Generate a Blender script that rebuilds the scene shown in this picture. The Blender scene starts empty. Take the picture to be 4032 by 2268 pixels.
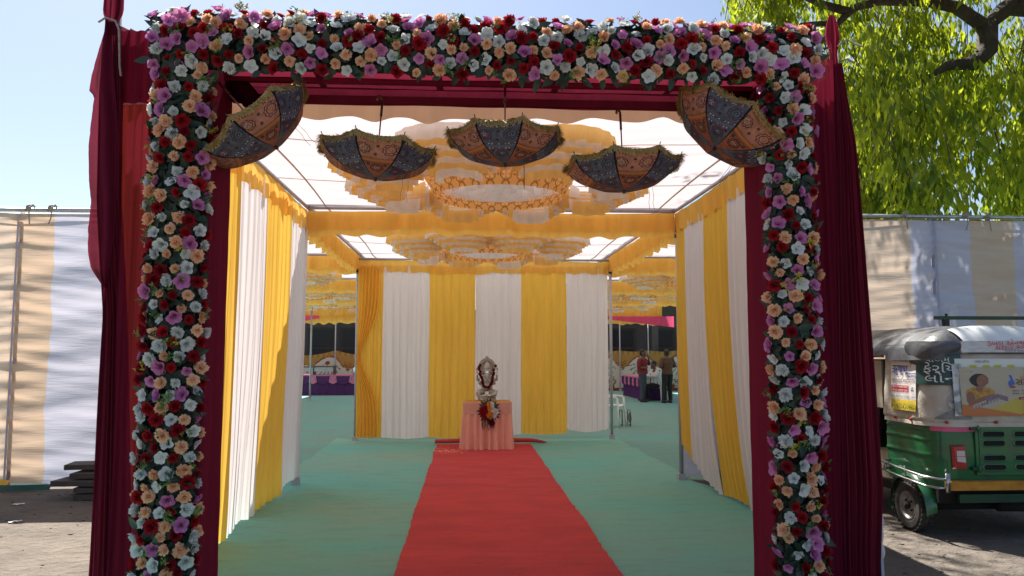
import bpy, bmesh, math, random
import numpy as np
from mathutils import Vector, Matrix, noise
R = math.radians; PI = math.pi; sin = math.sin; cos = math.cos
random.seed(7); rng = np.random.default_rng(7)
S = bpy.context.scene
COL = S.collection

# ---------------------------------------------------------------- camera, sky, sun, exposure
cam = bpy.data.objects.new('camera', bpy.data.cameras.new('camera'))
COL.objects.link(cam)
cam.location = (0, 0, 1.6)
cam.rotation_euler = (R(90 + 4.84), 0, R(-3.38))
cam.data.lens = 26.72; cam.data.sensor_width = 36
cam.data.clip_start = .1; cam.data.clip_end = 3000
S.camera = cam
SUN_EL, SUN_AZ = 59.0, -24.0          # azimuth clockwise from +Y
W = bpy.data.worlds.new('World'); S.world = W; W.use_nodes = True
nt = W.node_tree; bg = nt.nodes['Background']
sky = nt.nodes.new('ShaderNodeTexSky'); sky.sky_type = 'NISHITA'; sky.sun_disc = False
sky.sun_elevation = R(SUN_EL); sky.sun_rotation = R(SUN_AZ)
sky.air_density = 1.0; sky.dust_density = 1.6; sky.ozone_density = 1.0
nt.links.new(sky.outputs[0], bg.inputs[0]); bg.inputs[1].default_value = 0.053
sl = bpy.data.lights.new('sun', 'SUN'); sl.energy = 4.7; sl.angle = R(.55); sl.color = (1, .955, .88)
so = bpy.data.objects.new('sun', sl); COL.objects.link(so)
sd = Vector((sin(R(SUN_AZ)) * cos(R(SUN_EL)), cos(R(SUN_AZ)) * cos(R(SUN_EL)), sin(R(SUN_EL))))
so.rotation_euler = sd.to_track_quat('Z', 'Y').to_euler(); so.location = (0, 0, 30)
vs = S.view_settings; vs.view_transform = 'Standard'; vs.look = 'None'; vs.gamma = 1; vs.exposure = 1.62
try: vs.use_curve_mapping = False
except Exception: pass
S.cycles.max_bounces = 10; S.cycles.transparent_max_bounces = 24
S.cycles.transmission_bounces = 8; S.cycles.diffuse_bounces = 6
S.cycles.use_denoising = True

# ---------------------------------------------------------------- materials
def newmat(name):
    m = bpy.data.materials.new(name); m.use_nodes = True
    t = m.node_tree; t.nodes.clear()
    return m, t, t.nodes.new('ShaderNodeOutputMaterial')
def N(t, ty, **kw):
    n = t.nodes.new(ty)
    for k, v in kw.items():
        if k in n.inputs: n.inputs[k].default_value = v
        else: setattr(n, k, v)
    return n
def c4(c): return (c[0], c[1], c[2], 1)
def varied(t, color, scale, amt, detail=4, stretch=(1, 1, 1), color2=None, thr=(.35, .65)):
    """noise-driven mix of color and color2 (or a darker tone of color)"""
    tc = N(t, 'ShaderNodeTexCoord'); mp = N(t, 'ShaderNodeMapping'); mp.inputs['Scale'].default_value = stretch
    t.links.new(tc.outputs['Object'], mp.inputs[0])
    nz = N(t, 'ShaderNodeTexNoise', Scale=scale, Detail=detail, Roughness=.6)
    t.links.new(mp.outputs[0], nz.inputs['Vector'])
    rp = N(t, 'ShaderNodeValToRGB'); e = rp.color_ramp.elements
    c2 = color2 or tuple(x * (1 - amt) for x in color)
    e[0].position, e[1].position = thr
    e[0].color = c4(c2); e[1].color = c4(color)
    t.links.new(nz.outputs['Fac'], rp.inputs[0])
    return rp.outputs[0], nz.outputs['Fac'], mp.outputs[0]
def bump(t, height, strength, dist):
    b = N(t, 'ShaderNodeBump', Strength=strength, Distance=dist)
    t.links.new(height, b.inputs['Height']); return b.outputs[0]
def cloth(name, color, trans=.4, clear=0., scale=9, amt=.08, bs=.35, stretch=(1, 1, .15), vcol=False, tcol=None, bd=.01):
    m, t, out = newmat(name)
    col, fac, vec = varied(t, color, scale, amt, stretch=stretch)
    if vcol: col = N(t, 'ShaderNodeVertexColor', layer_name='Col').outputs[0]
    weave = N(t, 'ShaderNodeTexNoise', Scale=scale * 2.2, Detail=5, Roughness=.65); t.links.new(vec, weave.inputs['Vector'])
    nrm = bump(t, weave.outputs['Fac'], bs, bd)
    d = N(t, 'ShaderNodeBsdfDiffuse'); tr = N(t, 'ShaderNodeBsdfTranslucent'); mx = N(t, 'ShaderNodeMixShader', Fac=trans)
    t.links.new(col, d.inputs[0]); t.links.new(nrm, d.inputs['Normal']); t.links.new(nrm, tr.inputs['Normal'])
    if tcol: tr.inputs[0].default_value = c4(tcol)
    else: t.links.new(col, tr.inputs[0])
    t.links.new(d.outputs[0], mx.inputs[1]); t.links.new(tr.outputs[0], mx.inputs[2])
    sh = mx.outputs[0]
    if clear > 0:
        tp = N(t, 'ShaderNodeBsdfTransparent'); m2 = N(t, 'ShaderNodeMixShader', Fac=clear)
        tp.inputs[0].default_value = (.92, .30, .20, 1)
        t.links.new(sh, m2.inputs[1]); t.links.new(tp.outputs[0], m2.inputs[2]); sh = m2.outputs[0]
    t.links.new(sh, out.inputs[0]); return m
def solid(name, color, rough=.6, metal=0., scale=6, amt=.15, bs=.1, bd=.01, color2=None, stretch=(1, 1, 1), vcol=False, coat=0, spec=.5, thr=(.35, .65), detail=4):
    m, t, out = newmat(name)
    col, fac, vec = varied(t, color, scale, amt, stretch=stretch, color2=color2, thr=thr, detail=detail)
    if vcol: col = N(t, 'ShaderNodeVertexColor', layer_name='Col').outputs[0]
    p = N(t, 'ShaderNodeBsdfPrincipled', Roughness=rough, Metallic=metal)
    p.inputs['Coat Weight'].default_value = coat; p.inputs['Specular IOR Level'].default_value = spec
    t.links.new(col, p.inputs['Base Color'])
    n2 = N(t, 'ShaderNodeTexNoise', Scale=scale * 4, Detail=6, Roughness=.6); t.links.new(vec, n2.inputs['Vector'])
    t.links.new(bump(t, n2.outputs['Fac'], bs, bd), p.inputs['Normal'])
    t.links.new(p.outputs[0], out.inputs[0]); return m
def petalmat(name, c1, c2, trans=.25):
    """petal: colour varies flower by flower"""
    m, t, out = newmat(name)
    oi = N(t, 'ShaderNodeObjectInfo'); mx = N(t, 'ShaderNodeMix', data_type='RGBA')
    mx.inputs[6].default_value = c4(c1); mx.inputs[7].default_value = c4(c2)
    t.links.new(oi.outputs['Random'], mx.inputs[0])
    d = N(t, 'ShaderNodeBsdfPrincipled', Roughness=.65); tr = N(t, 'ShaderNodeBsdfTranslucent'); ms = N(t, 'ShaderNodeMixShader', Fac=trans)
    d.inputs['Specular IOR Level'].default_value = .25
    t.links.new(mx.outputs[2], d.inputs['Base Color']); t.links.new(mx.outputs[2], tr.inputs[0])
    t.links.new(d.outputs[0], ms.inputs[1]); t.links.new(tr.outputs[0], ms.inputs[2]); t.links.new(ms.outputs[0], out.inputs[0])
    return m

M = dict(
    white=cloth('white_cloth', (.83, .77, .76), .42, amt=.04),
    yellow=cloth('yellow_cloth', (.92, .55, .09), .42, amt=.1),
    roof=cloth('roof_cloth', (.60, .55, .575), .40, scale=3, amt=.05, bs=.25, stretch=(.25, 1.6, 1), bd=.03),
    val=cloth('valance_cloth', (.92, .56, .13), .46, amt=.12),
    peach=cloth('peach_cloth', (.84, .62, .38), .42, amt=.06),
    frw=cloth('frill_white', (.84, .79, .76), .52, amt=.06),
    fry=cloth('frill_yellow', (.94, .62, .22), .54, amt=.1),
    print=cloth('printed_orange_cloth', (.9, .5, .15), .4, vcol=True, bs=.1),
    gatecloth=cloth('gate_wrap_cloth', (.21, .022, .048), .16, amt=.2, stretch=(1, 1, .08)),
    maroon=cloth('maroon_cloth', (.28, .030, .062), .28, amt=.2, stretch=(1, 1, .08)),
    sheer=cloth('sheer_red_cloth', (.17, .014, .036), .26, clear=.15, amt=.35, stretch=(2.2, 2.2, .05)),
    red2=cloth('red_underside_cloth', (.20, .018, .042), .30, amt=.15),
    darkred=cloth('dark_maroon_cloth', (.035, .004, .012), .1, amt=.3),
    f_beige=cloth('fence_beige', (.70, .56, .45), .27, scale=4, amt=.06, stretch=(.5, .5, 5), bs=.4, bd=.02),
    f_orange=cloth('fence_orange', (.68, .51, .38), .27, scale=4, amt=.06, stretch=(.5, .5, 5), bs=.4, bd=.02),
    f_white=cloth('fence_white', (.60, .60, .71), .27, scale=4, amt=.05, stretch=(.5, .5, 5), bs=.4, bd=.02),
    salmon=cloth('salmon_cloth', (.92, .46, .36), .2, amt=.07),
    pink=cloth('pink_cloth', (.75, .10, .22), .4),
    purple=cloth('purple_cloth', (.10, .04, .13), .1),
    tpink=cloth('table_pink_cloth', (.70, .25, .38), .2),
    fprint=cloth('painted_fence_cloth', (.6, .5, .4), .15, vcol=True, bs=.1),
    umb=solid('embroidered_cloth', (.3, .1, .05), .85, vcol=True, scale=60, bs=.5, bd=.003, spec=.2),
    fringe=solid('gold_fringe', (.60, .42, .15), .6, scale=40, amt=.4),
    dark=solid('dark_metal', (.03, .022, .022), .4, .3),
    brown=solid('brown_handle', (.10, .02, .015), .35),
    pole=solid('painted_pole', (.38, .36, .40), .45, .1, scale=12, color2=(.25, .2, .18), thr=(.2, .45)),
    steel=solid('steel_pipe', (.55, .55, .56), .35, .8, scale=14, amt=.3),
    rope=solid('rope', (.42, .38, .33), .9, scale=60, amt=.4),
    leaf=solid('garland_leaf', (.030, .060, .034), .5, scale=18, amt=.5, bs=.15),
    leaf2=solid('garland_leaf_light', (.085, .17, .03), .5, scale=18, amt=.4),
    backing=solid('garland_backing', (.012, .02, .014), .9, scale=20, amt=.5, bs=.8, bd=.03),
    sprig=solid('fern_sprig', (.22, .36, .05), .55, scale=18, amt=.4, color2=(.08, .18, .06)),
    sprigy=solid('yellow_sprig', (.60, .50, .05), .6, scale=18, amt=.4),
    p_white=petalmat('petal_white', (.78, .80, .76), (.66, .69, .68)),
    p_red=petalmat('petal_red', (.42, .012, .018), (.27, .006, .016)),
    p_peach=petalmat('petal_peach', (.92, .62, .40), (.90, .55, .33)),
    p_pink=petalmat('petal_pink', (.68, .27, .56), (.62, .22, .42)),
    p_orange=petalmat('petal_orange', (.8, .3, .03), (.85, .4, .05)),
    p_wine=petalmat('petal_wine', (.22, .01, .03), (.12, .006, .02)),
    silver=solid('silver_paint', (.46, .41, .35), .42, .55, scale=30, amt=.25, bs=.4, bd=.004),
    silverb=solid('bright_silver', (.85, .83, .80), .25, .9, scale=30, amt=.1),
    mari=solid('marigold_petals', (.85, .45, .04), .8, scale=40, amt=.4),
    bark=solid('bark', (.085, .065, .052), .9, scale=5, amt=.5, bs=.9, bd=.05, stretch=(1, 1, .4)),
    chair=solid('white_plastic', (.72, .71, .69), .35, scale=3, amt=.06),
    wood=solid('dark_plank', (.075, .055, .05), .75, scale=8, amt=.4, stretch=(.3, 3, 3)),
    bwall=solid('building_wall', (.17, .14, .12), .9, scale=1.2, amt=.25),
    bdark=solid('building_window', (.03, .025, .025), .5),
    bframe=solid('building_frame', (.10, .07, .05), .7),
    skin=solid('skin', (.16, .075, .045), .55, amt=.1), hair=solid('hair', (.01, .008, .008), .6),
    shirt_red=solid('red_shirt', (.20, .015, .02), .85), shirt_white=solid('white_shirt', (.65, .62, .62), .85),
    shirt_brown=solid('brown_shirt', (.10, .045, .025), .85),
    jeans=solid('jeans', (.05, .06, .08), .85), black=solid('black_cloth', (.012, .012, .014), .85),
    shoe=solid('shoe', (.02, .015, .012), .6),
    g_paint=solid('green_paint', (.010, .135, .040), .30, 0, scale=5.5, amt=.4, color2=(.022, .085, .038), thr=(.3, .52), detail=8, coat=.5, bs=.05),
    g_dark=solid('dark_green_paint', (.008, .065, .03), .4, scale=5, amt=.4),
    y_paint=solid('yellow_paint', (.62, .27, .02), .4, scale=9, amt=.35),
    hood=solid('black_vinyl', (.035, .037, .042), .38, scale=3, amt=.4, bs=.35, bd=.02, color2=(.10, .10, .11)),
    canvas=solid('cream_canvas', (.62, .57, .49), .8, scale=4, amt=.18, bs=.35, bd=.02, color2=(.48, .42, .35)),
    rubber=solid('tyre_rubber', (.022, .021, .021), .85, scale=25, amt=.4, color2=(.06, .05, .045)),
    rim=solid('wheel_rim', (.33, .33, .33), .45, .6, scale=15, amt=.4),
    redlens=solid('red_lens', (.42, .008, .012), .15, coat=.8), clearlens=solid('clear_lens', (.62, .55, .52), .15, coat=.8),
    chrome=solid('chrome_guard', (.5, .5, .5), .25, .9, scale=20, amt=.35),
    vinyl=solid('inner_vinyl', (.50, .42, .32), .6), soot=solid('underbody', (.012, .011, .010), .9, scale=10),
    pvc=solid('poster_print', (.8, .8, .8), .45, vcol=True, bs=.12, scale=5, bd=.01),
    w_ink=solid('white_ink', (.78, .80, .78), .5), r_ink=solid('red_ink', (.58, .03, .04), .5), b_ink=solid('blue_ink', (.03, .03, .22), .5),
    k_ink=solid('dark_ink', (.03, .03, .035), .5), br_ink=solid('brown_ink', (.16, .03, .03), .5), o_ink=solid('orange_ink', (.75, .35, .08), .5),
    pinktape=solid('pink_tape', (.75, .10, .22), .45, amt=.25), film=solid('torn_film', (.62, .62, .62), .3, color2=(.25, .27, .27), thr=(.42, .55), scale=9),
    backing_orange=cloth('orange_cloth', (.62, .24, .07), .35, amt=.5, stretch=(2.5, 2.5, .04)), flap=cloth('flap_cloth', (.20, .02, .05), .30, clear=.07), strap=cloth('strap_cloth', (.72, .62, .58), .45), sheet=cloth('pale_blue_cloth', (.5, .53, .62), .2),
)

# ---------------------------------------------------------------- mesh helpers
def tag(o, label=None, cat=None, group=None, kind=None):
    if label: o['label'] = label
    if cat: o['category'] = cat
    if group: o['group'] = group
    if kind: o['kind'] = kind
    return o
def link(name, me, parent=None, loc=None):
    o = bpy.data.objects.new(name, me); COL.objects.link(o)
    if parent: o.parent = parent
    if loc is not None: o.location = loc
    return o
def mkmesh(name, v, f, mat, smooth=True, cols=None):
    me = bpy.data.meshes.new(name); me.from_pydata([tuple(map(float, p)) for p in v], [], [tuple(map(int, q)) for q in f])
    mats = mat if isinstance(mat, (list, tuple)) else [mat]
    for m in mats: me.materials.append(m)
    if smooth: me.polygons.foreach_set('use_smooth', [True] * len(me.polygons))
    if cols is not None:
        a = me.color_attributes.new('Col', 'FLOAT_COLOR', 'POINT')
        cc = np.ones((len(v), 4), np.float32); cc[:, :3] = cols; a.data.foreach_set('color', cc.ravel())
    me.update(); return me
def obj(name, v, f, mat, parent=None, smooth=True, cols=None, loc=None):
    return link(name, mkmesh(name, v, f, mat, smooth, cols), parent, loc)
def empty(name, loc=(0, 0, 0), rz=0, label=None, cat=None, group=None):
    o = bpy.data.objects.new(name, None); COL.objects.link(o); o.location = loc; o.rotation_euler = (0, 0, rz)
    o.empty_display_size = .1
    return tag(o, label, cat, group)
def kids(o): return [c for c in bpy.data.objects if c.parent == o]
def copy_tree(o, parent=None, _map=None):
    if _map is None:
        _map = {}
        for c in bpy.data.objects:
            if c.parent: _map.setdefault(c.parent.name, []).append(c)
    c = o.copy(); COL.objects.link(c); c.parent = parent
    for ch in _map.get(o.name, []): copy_tree(ch, c, _map)
    return c
def gridf(nu, nv, close=False):
    f = []
    for i in range(nu - (0 if close else 1)):
        for j in range(nv - 1):
            a = i * nv + j; b = ((i + 1) % nu) * nv + j
            f.append((a, b, b + 1, a + 1))
    return f
def grid(fn, nu, nv, close=False):
    us = [i / (nu if close else nu - 1) for i in range(nu)]; v_ = [j / (nv - 1) for j in range(nv)]
    return [fn(u, v) for u in us for v in v_], gridf(nu, nv, close)
class MB:
    def __init__(s): s.v = []; s.f = []
    def add(s, v, f):
        n = len(s.v); s.v += [tuple(p) for p in v]; s.f += [tuple(i + n for i in q) for q in f]; return s
    def box(s, x0, x1, y0, y1, z0, z1):
        return s.add([(x, y, z) for x in (x0, x1) for y in (y0, y1) for z in (z0, z1)],
            [(0, 1, 3, 2), (4, 6, 7, 5), (0, 4, 5, 1), (2, 3, 7, 6), (0, 2, 6, 4), (1, 5, 7, 3)])
    def tube(s, pts, r, n=8, cap=True):
        pts = [Vector(p) for p in pts]; k = len(pts); rs = r if isinstance(r, (list, tuple)) else [r] * k
        vs_ = []; prev = None
        for i, p in enumerate(pts):
            d = (pts[min(i + 1, k - 1)] - pts[max(i - 1, 0)])
            d = d.normalized() if d.length > 1e-9 else Vector((0, 0, 1))
            if prev is None: a = d.cross(Vector((0, 0, 1)) if abs(d.z) < .9 else Vector((1, 0, 0))).normalized()
            else: a = (prev - d * prev.dot(d)).normalized()
            prev = a; b = d.cross(a)
            for q in range(n):
                t = 2 * PI * q / n; vs_.append(p + (a * cos(t) + b * sin(t)) * rs[i])
        f = [(i * n + q, i * n + (q + 1) % n, (i + 1) * n + (q + 1) % n, (i + 1) * n + q) for i in range(k - 1) for q in range(n)]
        if cap: f += [tuple(reversed(range(n))), tuple((k - 1) * n + q for q in range(n))]
        return s.add(vs_, f)
    def ell(s, c, r, nu=12, nv=8, rot=None):
        v, f = [], []
        for i in range(nu):
            for j in range(nv + 1):
                a = 2 * PI * i / nu; b = -PI / 2 + PI * j / nv
                p = Vector((r[0] * cos(a) * cos(b), r[1] * sin(a) * cos(b), r[2] * sin(b)))
                if rot: p.rotate(rot)
                v.append((p.x + c[0], p.y + c[1], p.z + c[2]))
        return s.add(v, gridf(nu, nv + 1, True))
    def lathe(s, prof, c=(0, 0, 0), n=24, axis='z'):
        v = []
        for i in range(n):
            a = 2 * PI * i / n
            for r, h in prof:
                v.append((c[0] + r * cos(a), c[1] + r * sin(a), c[2] + h) if axis == 'z' else (c[0] + h, c[1] + r * cos(a), c[2] + r * sin(a)))
        return s.add(v, gridf(n, len(prof), True))
    def build(s, name, mat, parent=None, smooth=False, loc=None, cols=None): return obj(name, s.v, s.f, mat, parent, smooth, cols, loc)
def fuse(mb, name, mat, parent, voxel, smooth=2, dec=.4, loc=None):
    """weld overlapping solids into one continuous skin"""
    tmp = mb.build('tmp', mat)
    m = tmp.modifiers.new('r', 'REMESH'); m.mode = 'VOXEL'; m.voxel_size = voxel
    if smooth: k = tmp.modifiers.new('s', 'SMOOTH'); k.iterations = smooth; k.factor = .5
    if dec < 1: d = tmp.modifiers.new('d', 'DECIMATE'); d.ratio = dec
    dg = bpy.context.evaluated_depsgraph_get(); dg.update()
    me = bpy.data.meshes.new_from_object(tmp.evaluated_get(dg)); me.name = name
    me.polygons.foreach_set('use_smooth', [True] * len(me.polygons))
    if not me.materials: me.materials.append(mat)
    bpy.data.objects.remove(tmp)
    return link(name, me, parent, loc)
def nz(x, y=0, z=0): return noise.noise((x, y, z))

# ================================================================ SETTING
gv = [(x, y, 0) for x in (-300, -30, 30, 300) for y in (-40, -6, 40, 600)]
ground = obj('ground', gv, gridf(4, 4), solid('dirt', (.165, .135, .108), .95, scale=2.6, color2=(.095, .08, .066), bs=1., bd=.09, thr=(.3, .7), detail=9), smooth=False)
tag(ground, kind='structure')
def sheet(name, x0, x1, y0, y1, z, nx, ny, mat, edge=.03, wr=.004, seed=0):
    def fn(u, v):
        x = x0 + (x1 - x0) * u; y = y0 + (y1 - y0) * v
        ex = edge * (nz(y * .8, seed) + .5 * nz(y * 2.5, seed + 3)) * (2 * abs(u - .5)) ** 3
        return (x + ex * 2, y + edge * nz(x * 1.3, seed + 9) * (2 * abs(v - .5)) ** 6, z + wr * max(0, nz(x * 1.2 + y * .5, y * 2.2 - x, seed) * 2))
    v, f = grid(fn, nx, ny); return obj(name, v, f, mat)
def floorcloth(name, a, b, s, speck=(.05, .05, .045), fine=.16, sthr=.70):
    m, t, out = newmat(name)
    col, fac, vec = varied(t, a, s, .2, detail=9, stretch=(.7, 1.6, 1), color2=b, thr=(.3, .62))
    def ov(cin, scale, lo, hi, c2, st):
        mp = N(t, 'ShaderNodeMapping'); mp.inputs['Scale'].default_value = st; t.links.new(vec, mp.inputs[0])
        n_ = N(t, 'ShaderNodeTexNoise', Scale=scale, Detail=7, Roughness=.62); t.links.new(mp.outputs[0], n_.inputs['Vector'])
        rp = N(t, 'ShaderNodeMapRange'); rp.inputs[1].default_value = lo; rp.inputs[2].default_value = hi; t.links.new(n_.outputs['Fac'], rp.inputs[0])
        mx = N(t, 'ShaderNodeMix', data_type='RGBA'); t.links.new(rp.outputs[0], mx.inputs[0]); t.links.new(cin, mx.inputs[6]); mx.inputs[7].default_value = c4(c2)
        return mx.outputs[2], n_.outputs['Fac']
    col, f1 = ov(col, 3.2, .50, .95, tuple(x * .62 + .03 for x in b), (1, 1.5, 1))            # dusty patches
    col, f2 = ov(col, 34, .56, .86, tuple(x * .55 for x in a), (1, 2.5, 1))                      # worn weave
    col, f3 = ov(col, 9, sthr, sthr + .03, speck, (1, 2.2, 1))                                   # dirt specks, foot marks
    p = N(t, 'ShaderNodeBsdfPrincipled', Roughness=.95); p.inputs['Specular IOR Level'].default_value = .15
    t.links.new(col, p.inputs['Base Color'])
    w = N(t, 'ShaderNodeTexNoise', Scale=260, Detail=2); t.links.new(vec, w.inputs['Vector'])
    ad = N(t, 'ShaderNodeMath', operation='MULTIPLY_ADD'); t.links.new(f1, ad.inputs[0]); ad.inputs[1].default_value = 3.; t.links.new(w.outputs['Fac'], ad.inputs[2])
    t.links.new(bump(t, ad.outputs[0], .7, .012), p.inputs['Normal']); t.links.new(p.outputs[0], out.inputs[0]); return m
tag(sheet('floor_matting', -14, 14, 9.56, 34.5, .004, 60, 60, floorcloth('old_green_mat', (.16, .37, .32), (.23, .32, .26), .5), wr=.004, seed=4), kind='structure')
def tunnelmat(u, v):
    y = 2.6 + 11.6 * v
    xl = -2.35 + .10 * nz(y * .9, 5) + .04 * nz(y * 3, 1); xr = 2.78 + .08 * nz(y * .8, 8) + (.20 if 6 < y < 9.2 else 0) * sin((y - 6) / 3.2 * PI)
    x = xl + (xr - xl) * u
    e = max(0, (abs(u - .5) - .44) / .06)
    fold = .035 * e * (.5 + nz(y * 2, u * 3))
    w = (.028 * max(0, nz(x * 2.2 + y * 1.8, y * .5 - x * .4, 2)) + .010 * max(0, nz(x * 7 + y * 6, y * .9 - x, 6))) * min(1, max(0, (abs(x - .3) - .9) / .8))
    return (x, y, .009 + fold + w)
v, f = grid(tunnelmat, 140, 300)
tag(obj('green_floor_mat', v, f, floorcloth('green_mat', (.17, .46, .38), (.26, .41, .31), .45)), kind='structure')
def carp(u, v):
    y = 2.6 + 10.75 * v
    w = .03 * nz(y * 1.1, 2) + .012 * nz(y * 5, 4); w2 = .03 * nz(y * .9, 12) + .012 * nz(y * 6, 14)
    x = (-.51 + w) + (1.62 + w2 - w) * u
    return (x, y, .024 + .004 * nz(x * 2, y * 5) + .013 * max(0, nz(x * .5, y * 3.6, 3)) + .006 * max(0, nz(x * 1.2, y * 9, 8)) + (.008 * max(0, sin(y * 24)) if u > .985 and y < 8 else 0))
v, f = grid(carp, 50, 420)
M['carpet'] = floorcloth('red_carpet', (.60, .070, .068), (.47, .058, .058), 1.6, speck=(.25, .05, .05), sthr=.66)
tag(obj('red_carpet', v, f, M['carpet']), 'long red carpet runner laid down the middle of the green mat', 'carpet')
mb = MB()
mb.tube([(-.55, 13.42, .06), (.0, 13.44, .07), (.6, 13.43, .075), (1.15, 13.40, .07), (1.32, 13.42, .045), (1.40, 13.43, .03)], [.035, .04, .04, .035, .025, .008], 12)
tag(mb.build('carpet_roll', M['carpet'], smooth=True), 'rolled up red carpet end lying behind the salmon skirted table', 'carpet')
# stones and litter on the dirt
mb = MB()
for i in range(1500):
    x = random.uniform(-9, 9); y = random.uniform(3.2, 9.2)
    if -2.5 < x < 2.9: continue
    r = random.uniform(.004, .016) * (1.6 if random.random() < .05 else 1)
    mb.ell((x, y, r * .3), (r * random.uniform(.8, 1.6), r, r * .6), 5, 3)
tag(mb.build('pebbles', solid('pebble', (.155, .13, .105), .9, scale=8, amt=.5)), kind='stuff')
for k, (x, y, a) in enumerate([(-4.7, 8.45, .3), (-4.95, 7.78, 1.2), (-4.25, 7.6, .8), (4.9, 5.5, .4)]):
    v, f = grid(lambda u, w: ((u - .5) * .11, (w - .5) * .05, .012 + .012 * nz(u * 4 + k, w * 3)), 6, 4)
    o = obj('paper_scrap', v, f, M['w_ink'], loc=(x, y, 0)); o.rotation_euler.z = a
    tag(o, ['white paper scrap on the shaded dirt near the fence', 'white paper scrap on dirt at the far left edge', 'white paper scrap beside the left maroon drape foot', 'white paper scrap on dirt before the rickshaw'][k], 'litter')

# ================================================================ TENT
XL, XR = -1.97, 2.62; BAY = 4.57; Y0 = 4.83; ZT = 3.36
ys = [Y0 + BAY * i for i in range(7)]; xs = [XL - BAY, XL, XR, XR + BAY]
def panel(name, p0, p1, zt, zb, mat, parent, folds=6, amp=.03, seed=0, nv=22, bow=None, gather=0., nrm=None):
    """hanging cloth: pleats run down from p0-p1 (xy); zb(u)=hem height"""
    p0 = Vector(p0); p1 = Vector(p1); d = (p1 - p0); L = d.length; n = Vector((-d.y, d.x)).normalized() if nrm is None else Vector(nrm)
    nu = max(18, int(folds * 9))
    def fn(u, v):
        ph = seed * 1.7 + 1.2 * nz(u * 3 + seed, v * 1.3, seed)
        fold = sin(u * folds * 2 * PI + ph * 2.5) * (.65 + .5 * nz(u * 6, seed * 3.1)) + .45 * sin(u * folds * 4.3 * PI + ph * 4)
        a = amp * (.55 + .45 * v) * fold + .035 * nz(u * 2 + seed, v * 2, 5) * v
        b = bow(u, v) if bow else 0
        uu = u + gather * (u - .5) * v * 0
        p = p0 + d * (uu + .012 * nz(u * 9, v * 2, seed))
        z = zt + (zb(u) - zt) * v
        q = p + n * (a + b)
        return (q.x, q.y, z)
    v, f = grid(fn, nu, nv)
    return obj(name, v, f, mat, parent)
# side curtains (stripes of yellow and white cloth)
cl = empty('side_curtain', (XL, 7.1, 0), 0, 'left curtain wall of yellow and white cloth stripes inside the tunnel', 'curtain')
def place(o, parent):          # keep world geometry while parenting to an empty with a location
    o.parent = parent; o.location = -Vector(parent.location) if parent.rotation_euler.z == 0 else o.location
for k, (a, b, c) in enumerate([(4.9, 5.72, 'white'), (5.72, 6.69, 'yellow'), (6.69, 7.62, 'white'), (7.62, 8.70, 'yellow'), (8.70, 9.50, 'white')]):
    place(panel('cloth_stripe', (XL - .04, a), (XL - .04 + (.02), b), ZT - .03, lambda u, k=k: .022 + .012 * sin(u * 5 + k) + (.05 if k == 4 else 0), M[c], None, folds=5.5, amp=.022, seed=k + 1,
        bow=lambda u, v: .10 * v * v * (.5 + .5 * sin(u * PI))), cl)
cr = empty('side_curtain', (XR, 7.1, 0), 0, 'right curtain wall of yellow and white stripes, hem swept up to its far post', 'curtain')
def hemR(y): return .06 + max(0, (y - 8.3) / 1.1) ** 1.6 * .42 + .02 * sin(y * 5)
for k, (a, b, c) in enumerate([(5.65, 6.0, 'white'), (6.0, 6.5, 'yellow'), (6.5, 7.55, 'white'), (7.55, 8.32, 'yellow'), (8.32, 9.07, 'white'), (9.07, 9.42, 'yellow')]):
    place(panel('cloth_stripe', (XR + .03, a), (XR + .03, b), ZT - .03, lambda u, a=a, b=b: hemR(a + (b - a) * u), M[c], None, folds=6 * (b - a) + .5, amp=.020, seed=k + 20,
        bow=lambda u, v, a=a, b=b: -.16 * v ** 3 * min(1, max(0, (9.45 - (a + (b - a) * u)) / 1.2))), cr)
# back curtain
cb = empty('back_curtain', (.33, 13.97, 0), 0, 'back curtain of six yellow and white stripes behind the statue table', 'curtain')
bx = [-1.93, -1.53, -.69, .15, .99, 1.83, 2.60]
for k in range(6):
    place(panel('cloth_stripe', (bx[k], 13.95), (bx[k + 1], 13.95), 3.2, lambda u, k=k: [.07, .05, .05, .09, .11, .15][k] + (.05 * (2 * u - 1) ** 2) * (.6 if k < 5 else 1.2),
        M['yellow' if k % 2 == 0 else 'white'], None, folds=5.5, amp=.026, seed=k + 40,
        bow=lambda u, v, k=k: .05 * nz(u * 3, v * 2, k)), cb)
# yellow end gathered at one side of the back curtain
def gathered(u, v):
    z = 3.15 - 3.07 * v; pinch = math.exp(-((z - 1.52) / .55) ** 2)
    x = -1.98 + u * (.40 - .33 * pinch); return (x, 13.90 - .02 * sin(u * 40) * (1 - .5 * pinch), z)
v, f = grid(gathered, 60, 30); place(obj('tied_back_cloth', v, f, M['yellow'], None), cb)

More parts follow.
